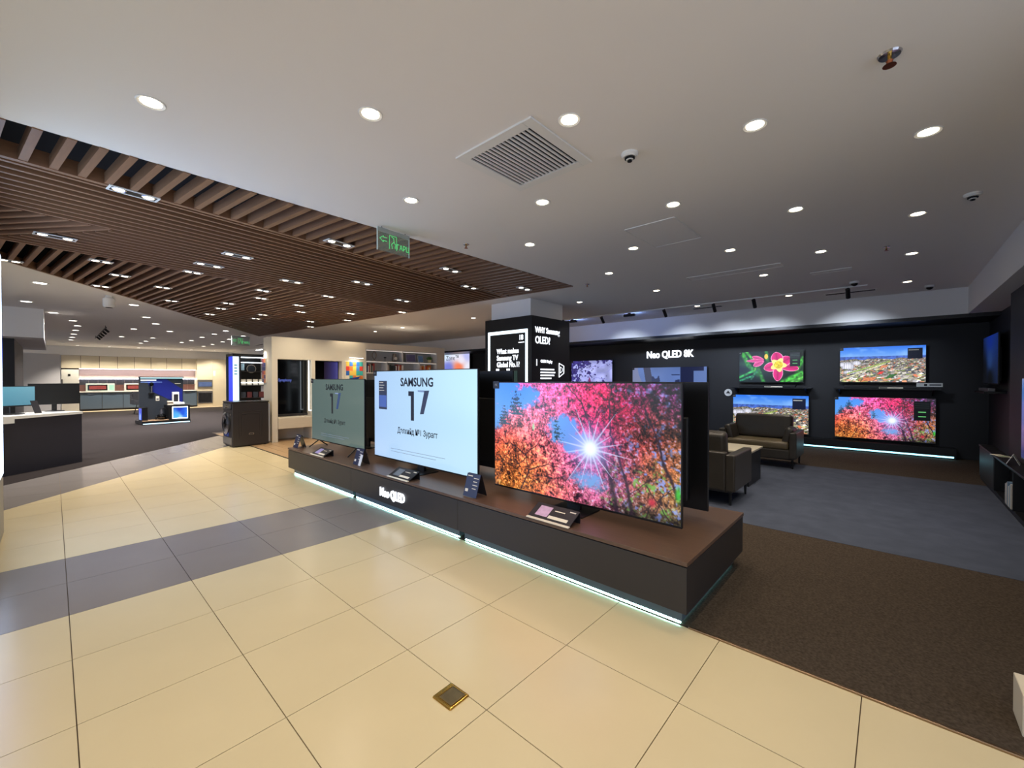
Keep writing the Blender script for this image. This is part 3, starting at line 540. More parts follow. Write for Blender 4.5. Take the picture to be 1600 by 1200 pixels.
wt = paint_flat((176, 208, 250), (196, 240, 255), (190, 222, 255)); gt = paint_flat((112, 134, 130), (128, 150, 142), (100, 122, 120))
SAM = mat('navy print', (26, 32, 52), .5)
tv3, s3 = television('large television showing red autumn trees and a starburst sun on the platform', 1.714, .955, (2.75, 1.863, ZP), -90, .058, ('autumn', paint_autumn, 520, 292, scr))
tv2, s2 = television('largest white screen television with dark lettering in the platform middle', 1.92, 1.075, (2.75, 3.905, ZP), -90, .067, ('white17', wt, 60, 34, scr_b))
tv1, s1 = television('greenish grey screen television with dark lettering at the far platform end', 1.655, .945, (2.75, 5.945, ZP), -90, .098, ('grey17', gt, 40, 24, scr_dim), 'feet')
def seventeen(t, wd, ht, zb, m1, m2, cyr, cyr2):
    def P(nm, s, size, fx, fz, m, bold=0., sx=1.): return text(nm, s, size, m, t, ((fx - .5) * wd, -.004, zb + ht * (1 - fz)), .0005, bold=bold, sx=sx)
    P('brand_lettering', 'SAMSUNG', ht * .125, .475, .17, m1, .0035, 1.02)
    X = lambda f: (f - .5) * wd
    Z = lambda f: zb + ht * (1 - f)
    G().xz([(X(.395), Z(.225)), (X(.452), Z(.225)), (X(.452), Z(.535)), (X(.420), Z(.535)), (X(.420), Z(.275)), (X(.395), Z(.275))], -.0045, -.0035).obj('numeral_one', m1, t)
    G().xz([(X(.555), Z(.215)), (X(.60), Z(.212)), (X(.548), Z(.455)), (X(.512), Z(.46))], -.0045, -.0035).obj('numeral_seven', m2, t)
    G().xz([(X(.49), Z(.212)), (X(.555), Z(.212)), (X(.555), Z(.232)), (X(.49), Z(.228))], -.0045, -.0035).obj('numeral_seven_bar', mat('pale print', (150, 172, 205), .5), t)
    P('slogan_lettering', cyr, ht * .086, .475, .685, m1, .0012, .86)
    for i in range(2): G().box(X(.20), X(.74 - .08 * i), -.0042, -.0036, Z(.872 + .03 * i), Z(.868 + .03 * i)).obj('small_print_line', mat('pale small print', (150, 165, 190), .6), t)
seventeen(tv2, 1.92, 1.075, .067, SAM, mat('slate print', (62, 70, 96), .5), 'Дэлхийд №1 Зурагт', '')
seventeen(tv1, 1.655, .945, .098, mat('dark grey print', (30, 38, 44), .5), mat('blue print', (60, 84, 128), .5), 'Дэлхийд №1 Зурагт', '')  # blue of the grey screen's seven is a reflection put into its colour
# info strip shown on the white screen
x0 = -1.92 / 2
G().box(x0 + .115, x0 + .30, -.0042, -.0034, .067 + 1.075 * .56, .067 + 1.075 * .885).obj('info_box', mat('info box slate', (58, 66, 88), .5), tv2)
G().box(x0 + .125, x0 + .29, -.0048, -.0040, .067 + 1.075 * .585, .067 + 1.075 * .72).obj('info_picture', mat('info blue', (88, 118, 190), .5), tv2)
for i in range(4): G().box(x0 + .125, x0 + .22 + .02 * (i % 2), -.0048, -.0040, .067 + 1.075 * (.865 - .03 * i) - .004, .067 + 1.075 * (.865 - .03 * i) + .004).obj('info_line', card_w, tv2)
BK = [(1.863, 1.72, .96, .055), (3.905, 1.90, 1.07, .06), (5.945, 1.66, .94, .09)]
for (vv, wd, ht, zb), lb in zip(BK, ('autumn', 'white screen', 'grey screen')):
    television(f'black back of the television standing behind the {lb} television', wd, ht, (3.28, vv, ZP), 90, zb, None, name='television')
# info plates and tent cards on the platform
def plate(vv, lb, c):
    t = thing('info_plate', lb, 'sign', (2.475, vv, ZP), -90)
    M = Matrix.Translation((0, .0, .045)) @ Matrix.Rotation(R(28), 4, 'X')
    G().box(-.19, .19, -.075, .075, -.003, .003, M=M).obj('sloped_face', card_k, t)
    G().box(-.19, .19, .062, .068, 0, .078).obj('back_support', card_k, t)
    G().box(-.19, .19, -.088, -.062, .003, .012, bevel=.002).obj('front_lip', card_w, t)
    G().box(-.14, -.03, -.05, .05, .0032, .0042, M=M).obj('picture', c, t); G().box(-.02, .15, -.055, -.028, .0032, .0044, M=M).obj('price_label', card_w, t)
    G().box(.0, .09, .022, .030, .0032, .0040, M=M).obj('print_line', card_w, t); G().box(.12, .17, .045, .055, .0032, .0040, M=M).obj('print_line', card_w, t)
plate(1.84, 'sloped black price plate in front of the autumn television', mat('pink picture', (206, 170, 200), .5, var=.4, vscale=25))
plate(3.79, 'sloped black price plate in front of the white screen television', mat('grey picture', (110, 120, 130), .5, var=.3, vscale=25))
plate(5.76, 'sloped price plate in front of the grey screen television', mat('violet picture', (160, 150, 200), .5, var=.3, vscale=25))
def tent(vv, lb, extra=False):
    t = thing('tent_card', lb, 'sign', (2.52, vv, ZP), -90)
    M1 = Matrix.Translation((0, -.035, .10)) @ Matrix.Rotation(R(-17), 4, 'X')
    M2 = Matrix.Translation((0, .035, .10)) @ Matrix.Rotation(R(17), 4, 'X')
    G().box(-.085, .085, -.002, .002, -.10, .10, M=M1).obj('front_leaf', card_b, t); G().box(-.085, .085, -.002, .002, -.10, .10, M=M2).obj('rear_leaf', card_k, t)
    for i in range(4): G().box(.01, .07 - .012 * (i % 2), -.0035, -.002, .06 - .03 * i, .066 - .03 * i, M=M1).obj('print_line', card_w, t)
    G().box(-.07, -.01, -.0035, -.002, .075, .083, M=M1).obj('print_line', card_w, t); G().box(-.07, -.035, -.0035, -.002, -.06, -.035, M=M1).obj('code_patch', card_w, t)
    if extra: G().box(.045, .10, -.006, -.003, -.10, .03, M=M1).obj('white_tag', plastw, t)
tent(2.74, 'navy tent card between the white and the autumn televisions'); tent(4.77, 'navy tent card with a white tag beside the white screen', True); tent(6.66, 'small dark tent card at the far end of the platform')

# floor socket
t = thing('floor_socket', 'square brass floor socket lid set in the beige tiles', 'floor socket', (1.2, 1.466, .0), 2)
G().box(-.058, .058, -.062, .062, -.004, .008, bevel=.007, seg=3).obj('frame', brass, t); G().box(-.042, .042, -.050, .030, .008, .0105, bevel=.003).obj('lid', mat('worn brass', (150, 130, 96), .3, 1., var=.3, vscale=20), t); G().box(-.04, .04, .035, .05, .008, .0095).obj('hinge', brass, t)

# ------------------------------------------------------------------ black television wall
def wall_tv(label, wd, ht, vc, z0, paint, u=10.90, badge=True):
    t, s = television(label, wd, ht, (u, vc, z0), -90, 0, paint, None, badge=badge); G().box(-.2, .2, .055, 10.978 - u, ht * .3, ht * .6).obj('wall_bracket', black, t); return t
city = ('city', paint_city, 300, 168, scr)
tA = wall_tv('wall television showing a pink flower above the armchair', 1.26, .715, 2.045, 1.365, ('flower', paint_flower, 260, 146, scr))
tB = wall_tv('upper right wall television showing a seaside city', 1.27, .715, .17, 1.37, city)
tC = wall_tv('lower wall television showing the seaside city behind the armchair', 1.49, .84, 2.06, .245, city)
tD = wall_tv('lower right wall television showing red autumn trees', 1.48, .84, .14, .245, ('autumn', paint_autumn, 520, 292, scr))
wall_tv('wall television showing a snowy landscape left of the lit lettering', 1.42, .82, 6.70, 1.19, ('snow', paint_snow, 160, 90, scr_b))
wall_tv('wide dim television with a winter scene under the lit lettering', 1.98, 1.10, 4.38, .665, ('winter', paint_winter, 160, 90, scr_dim))
pan = mat('menu overlay', (14, 18, 24), .4); grn = emat('menu green', (110, 210, 120), .8)
for t, wd, ht, z in ((tA, 1.26, .715, 0), (tD, 1.48, .84, 0)):
    G().box(wd * .30, wd * .45, -.0045, -.0025, ht * .50, ht * .93).obj('menu_overlay', pan, t)
    for i in range(2): G().box(wd * .34, wd * .41, -.0055, -.0045, ht * (.58 + .10 * i), ht * (.60 + .10 * i)).obj('menu_line', grn, t)
    for i in range(3): G().box(wd * .31, wd * .44, -.0055, -.0045, ht * (.78 + .045 * i), ht * (.79 + .045 * i)).obj('menu_line', mat('menu grey', (80, 100, 95), .5), t)
for t, wd, ht in ((tB, 1.27, .715), (tC, 1.49, .84)):
    G().box(wd * .30, wd * .46, -.0045, -.0025, ht * .64, ht * .92).obj('menu_overlay', mat('navy overlay', (16, 26, 60), .4), t); G().box(wd * .31, wd * .42, -.0055, -.0045, ht * .86, ht * .885).obj('menu_line', card_w, t)
for vc, wd, lb in ((2.04, 1.55, 'black soundbar shelf under the flower television'), (.12, 1.55, 'black soundbar shelf under the upper city television')):
    t = thing('soundbar_shelf', lb, 'shelf', (10.82, vc, 1.24), -90); G().box(-wd / 2, wd / 2, -.13, .18, 0, .02).obj('board', black, t)
    for x in (-wd / 2 + .1, wd / 2 - .1): G().yz([(-.10, 0), (.18, 0), (.18, -.12)], x - .01, x + .01).obj('bracket', black, t)
    t2 = thing('soundbar', lb.replace('black soundbar shelf', 'slim black soundbar on the shelf'), 'soundbar', (10.80, vc + .05, 1.26), -90); G().box(-.55, .55, -.05, .06, 0, .06, bevel=.01).obj('body', mat('soundbar cloth', (24, 24, 27), .7), t2); G().box(-.54, .54, -.053, -.05, .01, .05).obj('grille', black, t2)
    t3 = thing('price_strip', lb.replace('black soundbar shelf', 'white price strip on the shelf'), 'sign', (10.70, vc - .1, 1.262), -90); G().box(-.17, .17, 0, .004, 0, .028).obj('strip', card_w, t3); G().box(-.16, -.05, -.001, 0, .006, .022).obj('print_patch', card_k, t3)
t = thing('price_strip', 'white shelf label at the right end of the upper city television', 'sign', (10.72, -.50, 1.30), -90); G().box(-.17, .17, 0, .006, 0, .07).obj('strip', plastw, t); G().box(.0, .15, -.001, 0, .02, .05).obj('print_patch', mat('grey print block', (110, 110, 116), .6), t); G().box(-.07, -.03, -.001, 0, .015, .055).obj('print_patch', card_k, t)
t = thing('round_sticker', 'round white badge beside the lower city television', 'sign', (10.985, 2.93, 1.12), -90); G().cyl((0, 0, 0), (0, -.008, 0), .085, n=28).obj('disc', plastw, t); G().xz([(-.05, -.02), (.05, -.02), (.0, .05)], -.010, -.008).obj('emblem', card_k, t)
lb = thing('wall_plinth', 'low black plinth with an LED strip under the television wall', 'plinth', (10.80, 3.0, 0), -90); G().box(-7, 3.85, -.05, .2, .06, .20).obj('body', black, lb); G().box(-7, 3.85, .02, .2, 0, .06).obj('recess', black, lb)
G().box(-7, 3.82, -.045, -.02, .032, .058).obj('led_strip', emat('wall led', (150, 225, 245), 3.2), lb)
n8 = text('illuminated_wall_lettering', 'Neo QLED 8K', .255, txt_w, None, (0, 0, 0), .012, bold=.006, sx=.80); n8.rotation_euler = (0, 0, R(-90)); n8.location = (10.985, 4.375, 2.02); tag(n8, 'lit white Neo QLED 8K lettering on the black wall', 'sign')
t = thing('light_box', 'bright light box poster with the word Zone beside the column', 'sign', (10.96, 12.95, 1.80), -90)
G().box(-.86, .86, -.06, .03, 0, .82, bevel=.005).obj('frame', black, t); zs = put_screen('zone', lambda a, b: blend(*grid_xy(a, b), [(.1, .2, (215, 235, 255)), (.5, .2, (235, 240, 255)), (.9, .3, (190, 195, 245)), (.2, .9, (120, 130, 220)), (.6, .85, (250, 130, 90)), (.7, .5, (240, 235, 250)), (.95, .9, (240, 240, 255))]), 60, 34, scr_b, t, -.80, .80, -.062, .05, .76)
text('lettering', 'Zone™', .26, SAM, t, (-.22, -.064, .42), .001)

# column with display box
cl = struct(G().box(5.93, 6.93, 4.93, 5.95, 2.58, CEIL).obj('wall_column', white), 'square white column above the black display box')
t = thing('column_display', 'black display box round the column with lit lettering on two faces', 'display', (6.42, 5.42, 0))
G().box(-.60, .60, -.60, .60, 0, 2.60, bevel=.004).obj('cladding', black, t)
fr = emat('white light frame', (225, 245, 255), 2.4)
g = G(); g.box(-.608, -.60, .46, .51, .3, 2.36); g.box(-.608, -.60, -.51, -.46, .3, 2.36); g.box(-.608, -.60, -.46, .46, 2.30, 2.36); g.obj('light_frame', fr, t)
def ltxt(nm, s, size, y, z, bold=.001, m=txt_w):   # on the left face (facing -u)
    o = text(nm, s, size, m, t, (0, 0, 0), .002, align='LEFT', bold=bold, sx=.82); o.rotation_euler = (0, 0, R(-90)); o.location = (-.606, y, z); return o
ltxt('heading', 'What makes\nSamsung TV\nGlobal No.1?', .135, .27, 1.93, .003)
ltxt('years_numeral', '18', .13, -.30, 2.17, .003); G().box(-.606, -.602, -.43, -.29, 2.115, 2.13).obj('underline', txt_w, t)
gp = emat('green patch', (44, 76, 66), .5)
for y, s in ((.15, 'AI\nUpscaling'), (-.13, 'Slim\ndesign')):
    G().box(-.605, -.601, y - .13, y + .11, .95, 1.60).obj('green_panel', gp, t); ltxt('panel_heading', s, .07, y + .09, 1.37, .001)
    G().box(-.607, -.602, y + .06, y + .14, 1.53, 1.64).obj('panel_mark', txt_w, t)
    for i in range(2): G().box(-.607, -.602, y - .11 + .02 * i, y + .09, 1.19 - .05 * i, 1.21 - .05 * i).obj('text_line', txt_w, t)
def rtxt(nm, s, size, x, z, bold=.001): return text(nm, s, size, txt_w, t, (x, -.606, z), .002, align='LEFT', bold=bold, sx=.82)
rtxt('heading', 'WHY Samsung', .15, -.50, 2.30, .003); rtxt('heading', 'OLED?', .19, -.50, 2.10, .003)
for n, z, s in ((1, 1.75, 'OLED Display'), (2, 1.24, 'NEO AI Gen 2\nProcessor')):
    rtxt('numeral', str(n), .17, -.49, z - .06); rtxt('item_heading', s, .075, -.34, z, .002)
    for i in range(4 if n == 1 else 3): G().box(-.34, .08 - .12 * (i == 3) + .03 * (i % 2), -.606, -.602, z - .14 - .055 * i - (.08 if n == 2 else 0), z - .115 - .055 * i - (.08 if n == 2 else 0)).obj('text_line', txt_w, t)
def rline(nm, pts, r=.007):
    g = G()
    for a, b in zip(pts, pts[1:] + pts[:1]): g.cyl((a[0], -.605, a[1]), (b[0], -.605, b[1]), r, n=6)
    g.obj(nm, txt_w, t)
rline('panel_icon', [(.24, 1.75), (.40, 1.70), (.40, 1.56), (.24, 1.48)]); rline('panel_icon_inner', [(.28, 1.68), (.35, 1.65), (.35, 1.60), (.28, 1.56)], .004)
rline('chip_icon', [(.24, 1.24), (.38, 1.24), (.38, .98), (.24, .98)], .012); rline('chip_icon_inner', [(.28, 1.17), (.34, 1.17), (.34, 1.06), (.28, 1.06)], .005)

# ------------------------------------------------------------------ lounge
def armchair(lb, loc, rz, bolster=True):
    t = thing('armchair', lb, 'armchair', loc, rz); W_ = .57
    for x in (-W_ + .06, W_ - .06):
        for y in (-.33, .33): G().cyl((x, y, 0), (x, y, .17), .013, .018, 10).obj('leg', black, t)
    G().box(-W_ + .03, W_ - .03, -.365, .36, .14, .30, bevel=.02).obj('base', leather, t)
    for s in (-1, 1): G().box(s * W_, s * (W_ - .10), -.38, .38, .16, .58, bevel=.018, seg=3).obj('arm', leather, t, smooth=False)
    G().box(-W_ + .10, W_ - .10, .28, .38, .16, .60, bevel=.018, seg=3).obj('back_panel', leather, t)
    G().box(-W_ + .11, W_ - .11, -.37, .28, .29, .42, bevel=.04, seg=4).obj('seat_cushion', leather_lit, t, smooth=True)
    M = Matrix.Translation((0, .19, .60)) @ Matrix.Rotation(R(-10), 4, 'X')
    G().box(-W_ + .13, W_ - .13, -.08, .09, -.19, .22, bevel=.05, seg=4, M=M).obj('back_cushion', leather, t, smooth=True)
    if bolster:
        for s in (-1, 1):
            M = Matrix.Translation((s * (W_ - .14), -.10, .50)) @ Matrix.Rotation(R(s * 14), 4, 'Y')
            G().box(-.06, .06, -.20, .20, -.14, .15, bevel=.045, seg=4, M=M).obj('side_cushion', leather, t, smooth=True)
    return t
armchair('dark leather armchair facing the room before the lower city television', (8.26, 1.68, 0.006), -90)
armchair('dark leather armchair seen from behind at the end of the platform', (5.49, 1.86, 0.006), 90, False)
t = thing('coffee_table', 'low dark coffee table with a pale top between the armchairs', 'table', (6.55, 1.86, .006), 0)
G().box(-.36, .36, -.48, .48, .44, .465, bevel=.003).obj('top', mat('pale stone', (206, 196, 172), .35), t)
for s in (-1, 1): G().box(-.33, .33, s * .46, s * .43, 0, .44).obj('side_panel', black, t)
G().box(-.33, .33, -.43, .43, .14, .16).obj('lower_shelf', black, t)
t = thing('cushion', 'dark cushion with a strap on the back of the nearer armchair', 'cushion', (5.56, 1.84, .60), 90); G().box(-.24, .24, -.12, .12, -.02, .16, bevel=.06, seg=4, M=Matrix.Rotation(R(12), 4, 'X')).obj('pad', leather, t, smooth=True); G().tube([(-.18, -.10, .16), (-.05, -.14, .19), (.12, -.08, .17), (.2, .0, .14)], .008).obj('strap', black, t)

# right side media cabinet with things on and in it
t = thing('media_cabinet', 'long low black cabinet along the right wall', 'cabinet', (6.75, -1.0, 0))
G().box(-2.25, 2.25, -.06, .07, .48, .505, bevel=.003).obj('top', black, t)
G().box(-2.25, 2.25, -.06, .05, 0, .06).obj('plinth', black, t); G().box(-2.25, 2.25, -.075, -.06, .06, .48).obj('back', black, t)
for x in (-2.24, -1.1, 0., 1.1, 2.24): G().box(x - .01, x + .01, -.06, .06, .06, .48).obj('divider', black, t)
G().box(1.12, 2.22, .045, .062, .07, .47).obj('door', charcoal, t)
for i in range(6):
    c = [(210, 206, 196), (150, 176, 200), (225, 222, 215), (120, 150, 180), (205, 200, 190), (190, 190, 196)][i]
    tag(G().box(0, .045, -.11, .0, 0, .26 - .02 * (i % 3), bevel=.002).obj('boxed_product', mat(f'carton {i}', c, .5), None, (6.80 + .055 * i, -.935, .062)), f'upright pale carton in the right black cabinet, {ordinal(i)} from the far end', 'carton', 'cartons in the right cabinet')
t = thing('leaflet', 'small pale leaflet lying on the right black cabinet', 'leaflet', (7.75, -.985, .506), 20); G().box(-.11, .11, -.05, .05, 0, .004).obj('sheet', card_w, t); G().box(-.09, .0, -.03, .03, .004, .005).obj('picture', mat('green print', (80, 130, 90), .5), t)
t = thing('leaflet', 'folded white card standing on the right black cabinet', 'leaflet', (7.1, -.99, .506), -10); G().yz([(-.05, 0), (-.045, 0), (.0, .10), (-.003, .104)], -.08, .08).obj('front_leaf', plastw, t); G().yz([(.05, 0), (.045, 0), (.0, .10), (.003, .104)], -.08, .08).obj('back_leaf', plastw, t)
t, _ = television('wall television with a blue picture on the right black wall', 1.35, .78, (10.05, -1.15, 1.36), 180, 0, ('blueview', lambda a, b: blend(*grid_xy(a, b), [(.5, .1, (20, 50, 150)), (.5, .5, (40, 70, 130)), (.5, .9, (10, 12, 16)), (.1, .8, (12, 14, 20))]), 40, 24, scr_dim), None, badge=False); G().box(-.2, .2, .05, .06, .3, .5).obj('wall_bracket', black, t)
t = thing('soundbar', 'thin silver soundbar on the shelf below the right wall television', 'soundbar', (10.0, -1.12, 1.25), 180); G().box(-.5, .5, -.09, .13, -.03, 0).obj('shelf_board', black, t); G().box(-.45, .45, -.05, .03, 0, .05, bevel=.01).obj('body', mat('silver cloth', (120, 120, 124), .4), t)
t, _ = television('television with a bright picture on the near right panel', 1.45, .83, (6.0, -.99, .62), 180, 0, ('brightview', lambda a, b: blend(*grid_xy(a, b), [(.2, .2, (90, 140, 220)), (.8, .3, (200, 220, 240)), (.3, .8, (60, 60, 120)), (.8, .8, (180, 120, 160))]), 40, 24, scr_dim), None, badge=False)
t = thing('carton', 'white cardboard carton at the right edge on the brown carpet', 'carton', (2.84, -.60, .004), 0); G().box(-.24, -.06, -.2, .205, 0, .17, bevel=.004).obj('box', mat('white carton', (214, 202, 180), .6), t); G().box(-.24, -.06, -.03, .03, .17, .172).obj('tape', mat('tape', (190, 170, 130), .3), t)

# ------------------------------------------------------------------ white partition with gallery wall
g = G(); YF, YB = 10.36, 10.90
def wbox(x0, x1, z0, z1, y0=YF, y1=YB): g.box(x0, x1, y0, y1, z0, z1)
wbox(3.33, 3.45, 0, 2.41); wbox(3.45, 4.20, 1.905, 2.41); wbox(4.20, 4.29, 0, 2.41); wbox(4.29, 4.96, 1.90, 2.41); wbox(4.96, 5.60, 0, 2.41)
wbox(5.60, 7.97, 2.25, 2.41); wbox(7.97, 8.25, 0, 2.41); wbox(5.60, 7.97, 0, 1.0); g.box(3.45, 7.97, YB - .04, YB, .0, 2.3)
part = struct(g.obj('wall_partition', cream), 'cream partition wall with niches, pictures and shelves')
t = thing('niche_screen', 'tall black glossy screen in the first niche of the partition', 'screen', (3.825, 10.62, 0)); G().box(-.372, .372, 0, .05, .60, 1.90).obj('panel', glossblack, t); G().box(-.372, .372, -.03, 0, .575, .62).obj('bottom_rail', charcoal, t)
G().box(.31, .325, -.25, -.235, .70, 1.89).obj('light_edge', ledw, t); G().box(.31, .372, -.25, -.235, .685, .70).obj('light_edge', ledw, t); text('screen_lettering', 'Q-Symphony', .10, emat('blue lettering', (110, 130, 240), .8), t, (-.17, -.003, 1.39), .001, sx=.7)
t = thing('bench', 'cream floating bench box under the black niche screen', 'bench', (3.825, 10.50, 0)); G().box(-.372, .372, -.16, .20, .30, .53, bevel=.004).obj('box', mat('pale bench wood', (206, 192, 168), .5, var=.08, vscale=6, stretch=(.5, 1, 8)), t); G().box(-.372, .372, -.16, .2, .53, .56, bevel=.003).obj('top', cream, t)
t = thing('frame_display', 'dark framed screen with a violet picture in the second niche', 'screen', (4.625, 10.55, 0)); G().box(-.33, .33, 0, .04, .75, 1.895).obj('panel', glossblack, t); put_screen('violet', paint_flat((34, 22, 40), (86, 84, 170), (60, 60, 130)), 20, 12, scr_dim, t, -.04, .31, -.002, .80, 1.88, 'screen'); G().box(-.26, -.10, -.01, 0, 1.33, 1.43).obj('price_card', card_w, t)
def painting(lb, loc, rz, wd, ht, pal, seed):
    t = thing('abstract_painting', lb, 'painting', loc, rz); G().box(-wd / 2, wd / 2, -.025, 0, 0, ht, bevel=.002).obj('canvas', card_w, t); r = random.Random(seed)
    nx, nz = (5, 5) if wd > .3 else (2, 6)
    for i in range(nx):
        for j in range(nz):
            c = pal[r.randrange(len(pal))]; G().box(-wd / 2 + wd * i / nx, -wd / 2 + wd * (i + .96) / nx, -.029 - .002 * r.random(), -.024, ht * j / nz, ht * (j + .96) / nz).obj('colour_block', mat('paint %d %d %d' % c, c, .5), t)
    return t
PAL = [(214, 62, 44), (40, 96, 170), (230, 190, 80), (72, 140, 200), (60, 170, 160), (226, 214, 190), (222, 120, 50)]
p1_ = painting('colourful abstract painting under a lit lamp on the partition front', (5.28, YF, 1.30), 0, .46, .60, PAL, 4); G().xz([(-.15, .16), (.16, .22), (.02, .06), (-.1, .05)], -.034, -.026).obj('blue_bird_shape', mat('paint 30 60 140', (30, 60, 140), .5), p1_)
painting('narrow dark abstract painting on the end of the partition', (3.33, 10.80, 1.36), -90, .22, .56, [(150, 60, 70), (50, 46, 90), (40, 50, 110), (190, 110, 50), (90, 50, 90)], 8)
LP = lampdata('picture_light_beam', 9, (1., .95, .82), 130, .8)
for lb, loc, rz in (('slim picture light over the colourful painting', (5.28, YF, 1.99), 0), ('slim picture light on the end of the partition', (3.33, 10.80, 2.12), -90)):
    t = thing('picture_light', lb, 'lamp', loc, rz); G().box(-.19, .19, -.14, -.10, .0, .025, bevel=.004).obj('bar', plastw, t); G().box(-.02, .02, -.10, 0, .005, .02).obj('arm', chrome, t); G().box(-.18, .18, -.138, -.102, -.006, 0).obj('tube', emat('picture lamp', (255, 250, 236), 9.), t)
    lo = bpy.data.objects.new('bulb', LP); COL.objects.link(lo); lo.parent = t; lo.location = (0, -.12, -.02); lo.rotation_euler = (R(30), 0, 0)
# bookshelf niche
sh = thing('bookshelf', 'white built-in bookshelf niche in the partition', 'bookshelf', (6.785, 10.36, 0)); shm = mat('shelf white', (206, 204, 200), .55)
G().box(-1.185, 1.185, .30, .32, 1.0, 2.25).obj('back', mat('shelf back', (178, 176, 172), .7), sh)
for z in (1.0, 1.32, 1.60, 1.915, 2.225): G().box(-1.185, 1.185, 0, .30, z, z + .025).obj('shelf', shm, sh)
for x, z0, z1 in ((-1.185, 1.0, 2.25), (1.16, 1.0, 2.25), (-.05, 1.94, 2.225), (-.55, 1.345, 1.915), (.52, 1.345, 1.915)): G().box(x, x + .025, 0, .30, z0, z1).obj('upright', shm, sh)
for z in (2.222, 1.912): G().box(-1.15, 1.15, .02, .035, z - .006, z).obj('shelf_light', emat('shelf fill glow', (255, 246, 232), 1.3), sh)  # added glow strips that brighten the niche, not a known fitting
ZS = 1.94
t = thing('sculpture', 'twisted bronze loop sculpture on the upper bookshelf', 'sculpture', (5.92, 10.48, ZS)); bz = mat('bronze', (130, 116, 104), .35, .7)
for k in (-1, 1): G().tube([(k * .06 * math.sin(a / 10 * math.pi) , .02 * k * math.cos(a / 10 * math.pi), .02 + .24 * a / 10) for a in range(11)], .014).obj('loop', bz, t)
G().cyl((0, 0, 0), (0, 0, .025), .05, n=16).obj('base', bz, t)
t = thing('figurine', 'small thin figurine beside the loop sculpture', 'figurine', (6.25, 10.48, ZS)); G().cyl((0, 0, 0), (0, 0, .09), .008, n=8).obj('post', black, t); G().box(-.03, .03, -.02, .02, .09, .12, bevel=.005).obj('head', black, t)
t = thing('mantel_clock', 'round bronze mantel clock on the upper bookshelf', 'clock', (6.55, 10.48, ZS)); G().lathe([(.05, 0), (.07, .02), (.07, .10), (.055, .16), (.06, .2), (.04, .23), (0, .23)], 18).obj('case', bz, t, smooth=True); G().cyl((0, -.062, .09), (0, -.074, .09), .045, n=18).obj('dial', card_w, t)
def frame(lb, x, wd, ht, c, y=10.50, lean=-8):
    t = thing('framed_picture', lb, 'picture frame', (x, y, ZS)); M = Matrix.Rotation(R(lean), 4, 'X'); G().box(-wd / 2, wd / 2, -.008, .008, .003, ht, bevel=.003, M=M).obj('frame', shm, t); G().box(-wd / 2 + .015, wd / 2 - .015, -.011, -.008, .018, ht - .015, M=M).obj('picture', c, t)
frame('wide violet landscape picture on the upper bookshelf', 7.12, .34, .25, mat('violet landscape', (104, 96, 130), .4, var=.4, vscale=10)); frame('blue portrait picture leaning on the upper bookshelf', 7.46, .20, .22, mat('blue portrait', (96, 130, 170), .4, var=.5, vscale=16))
t = thing('potted_plant', 'small bushy green plant in a pale pot on the bookshelf', 'plant', (7.76, 10.48, ZS)); G().lathe([(.045, 0), (.06, .09), (.055, .09), (.05, .08), (0, .08)], 16).obj('pot', mat('pale pot', (206, 196, 150), .6), t)
lm = G().xz([(0, 0), (.012, .03), (0, .075), (-.012, .03)], -.001, .001).mesh('leaf', mat('green leaf', (78, 120, 52), .5))
for i in range(46):
    a = random.random() * 6.28; e = random.uniform(.1, 1.2); o = link('leaf', lm, t, (.03 * math.cos(a), .03 * math.sin(a), .085 + random.random() * .03)); o.rotation_euler = (0, e, a); o.scale = (1.2, 1.2, 1.2)
BC = [(30, 30, 34), (150, 50, 46), (226, 222, 214), (40, 52, 44), (200, 190, 170), (60, 60, 70), (214, 140, 60), (236, 232, 226), (120, 110, 104), (44, 60, 90)]
bi = 0
for x0, n, zz in ((5.66, 7, 1.625), (6.28, 16, 1.625), (7.36, 11, 1.625)):
    x = x0
    for i in range(n):
        tk = random.choice((.022, .03, .038, .028)); hh = random.uniform(.17, .25); c = BC[random.randrange(10)] if x0 < 7.3 else [(222, 150, 60), (230, 226, 220), (214, 120, 50), (190, 60, 50)][i % 4]
        b = thing('book', f'book on the lower bookshelf row, {ordinal(bi)} from left', 'book', (x, 10.42, zz), 0, 'books on the white bookshelf'); m_ = mat('book %d %d %d' % c, c, .6)
        G().box(0, tk, 0, .16, 0, hh).obj('cover', m_, b); G().box(.003, tk - .003, .004, .162, .004, hh + .0005).obj('pages', card_w, b); x += tk + random.choice((.002, .003, .03 if i % 4 == 3 else .003)); bi += 1

# ------------------------------------------------------------------ washing machine, wearables cabinet
t = thing('washing_machine', 'black front loading washing machine by the end of the partition', 'washing machine', (2.88, 10.56, .0), -90)
wm = mat('black enamel', (44, 40, 40), .3)
G().box(-.33, .33, -.36, .34, .02, .94, bevel=.015, seg=3).obj('body', wm, t); G().box(-.335, .335, -.37, .35, .94, .965, bevel=.008).obj('top', mat('black top', (24, 24, 26), .25), t)
for z0, i in ((0, .05), (0, .10)): 
    a = i; g = G(); x = .3305
    for p, q in (((-.28 + a, .14 + a), (-.28 + a, .80 - a)), ((-.28 + a, .80 - a), (.26 - a, .80 - a)), ((.26 - a, .80 - a), (.26 - a, .14 + a))): g.cyl((x, p[0], p[1]), (x, q[0], q[1]), .004, n=6)
    g.obj('side_rib', wm, t)
G().lathe([(.15, 0), (.23, .01), (.24, .04), (.19, .06), (.14, .05)], 28).obj('door_ring', chrome, t).matrix_local = Matrix.Translation((0, -.36, .50)) @ Matrix.Rotation(R(90), 4, 'X')
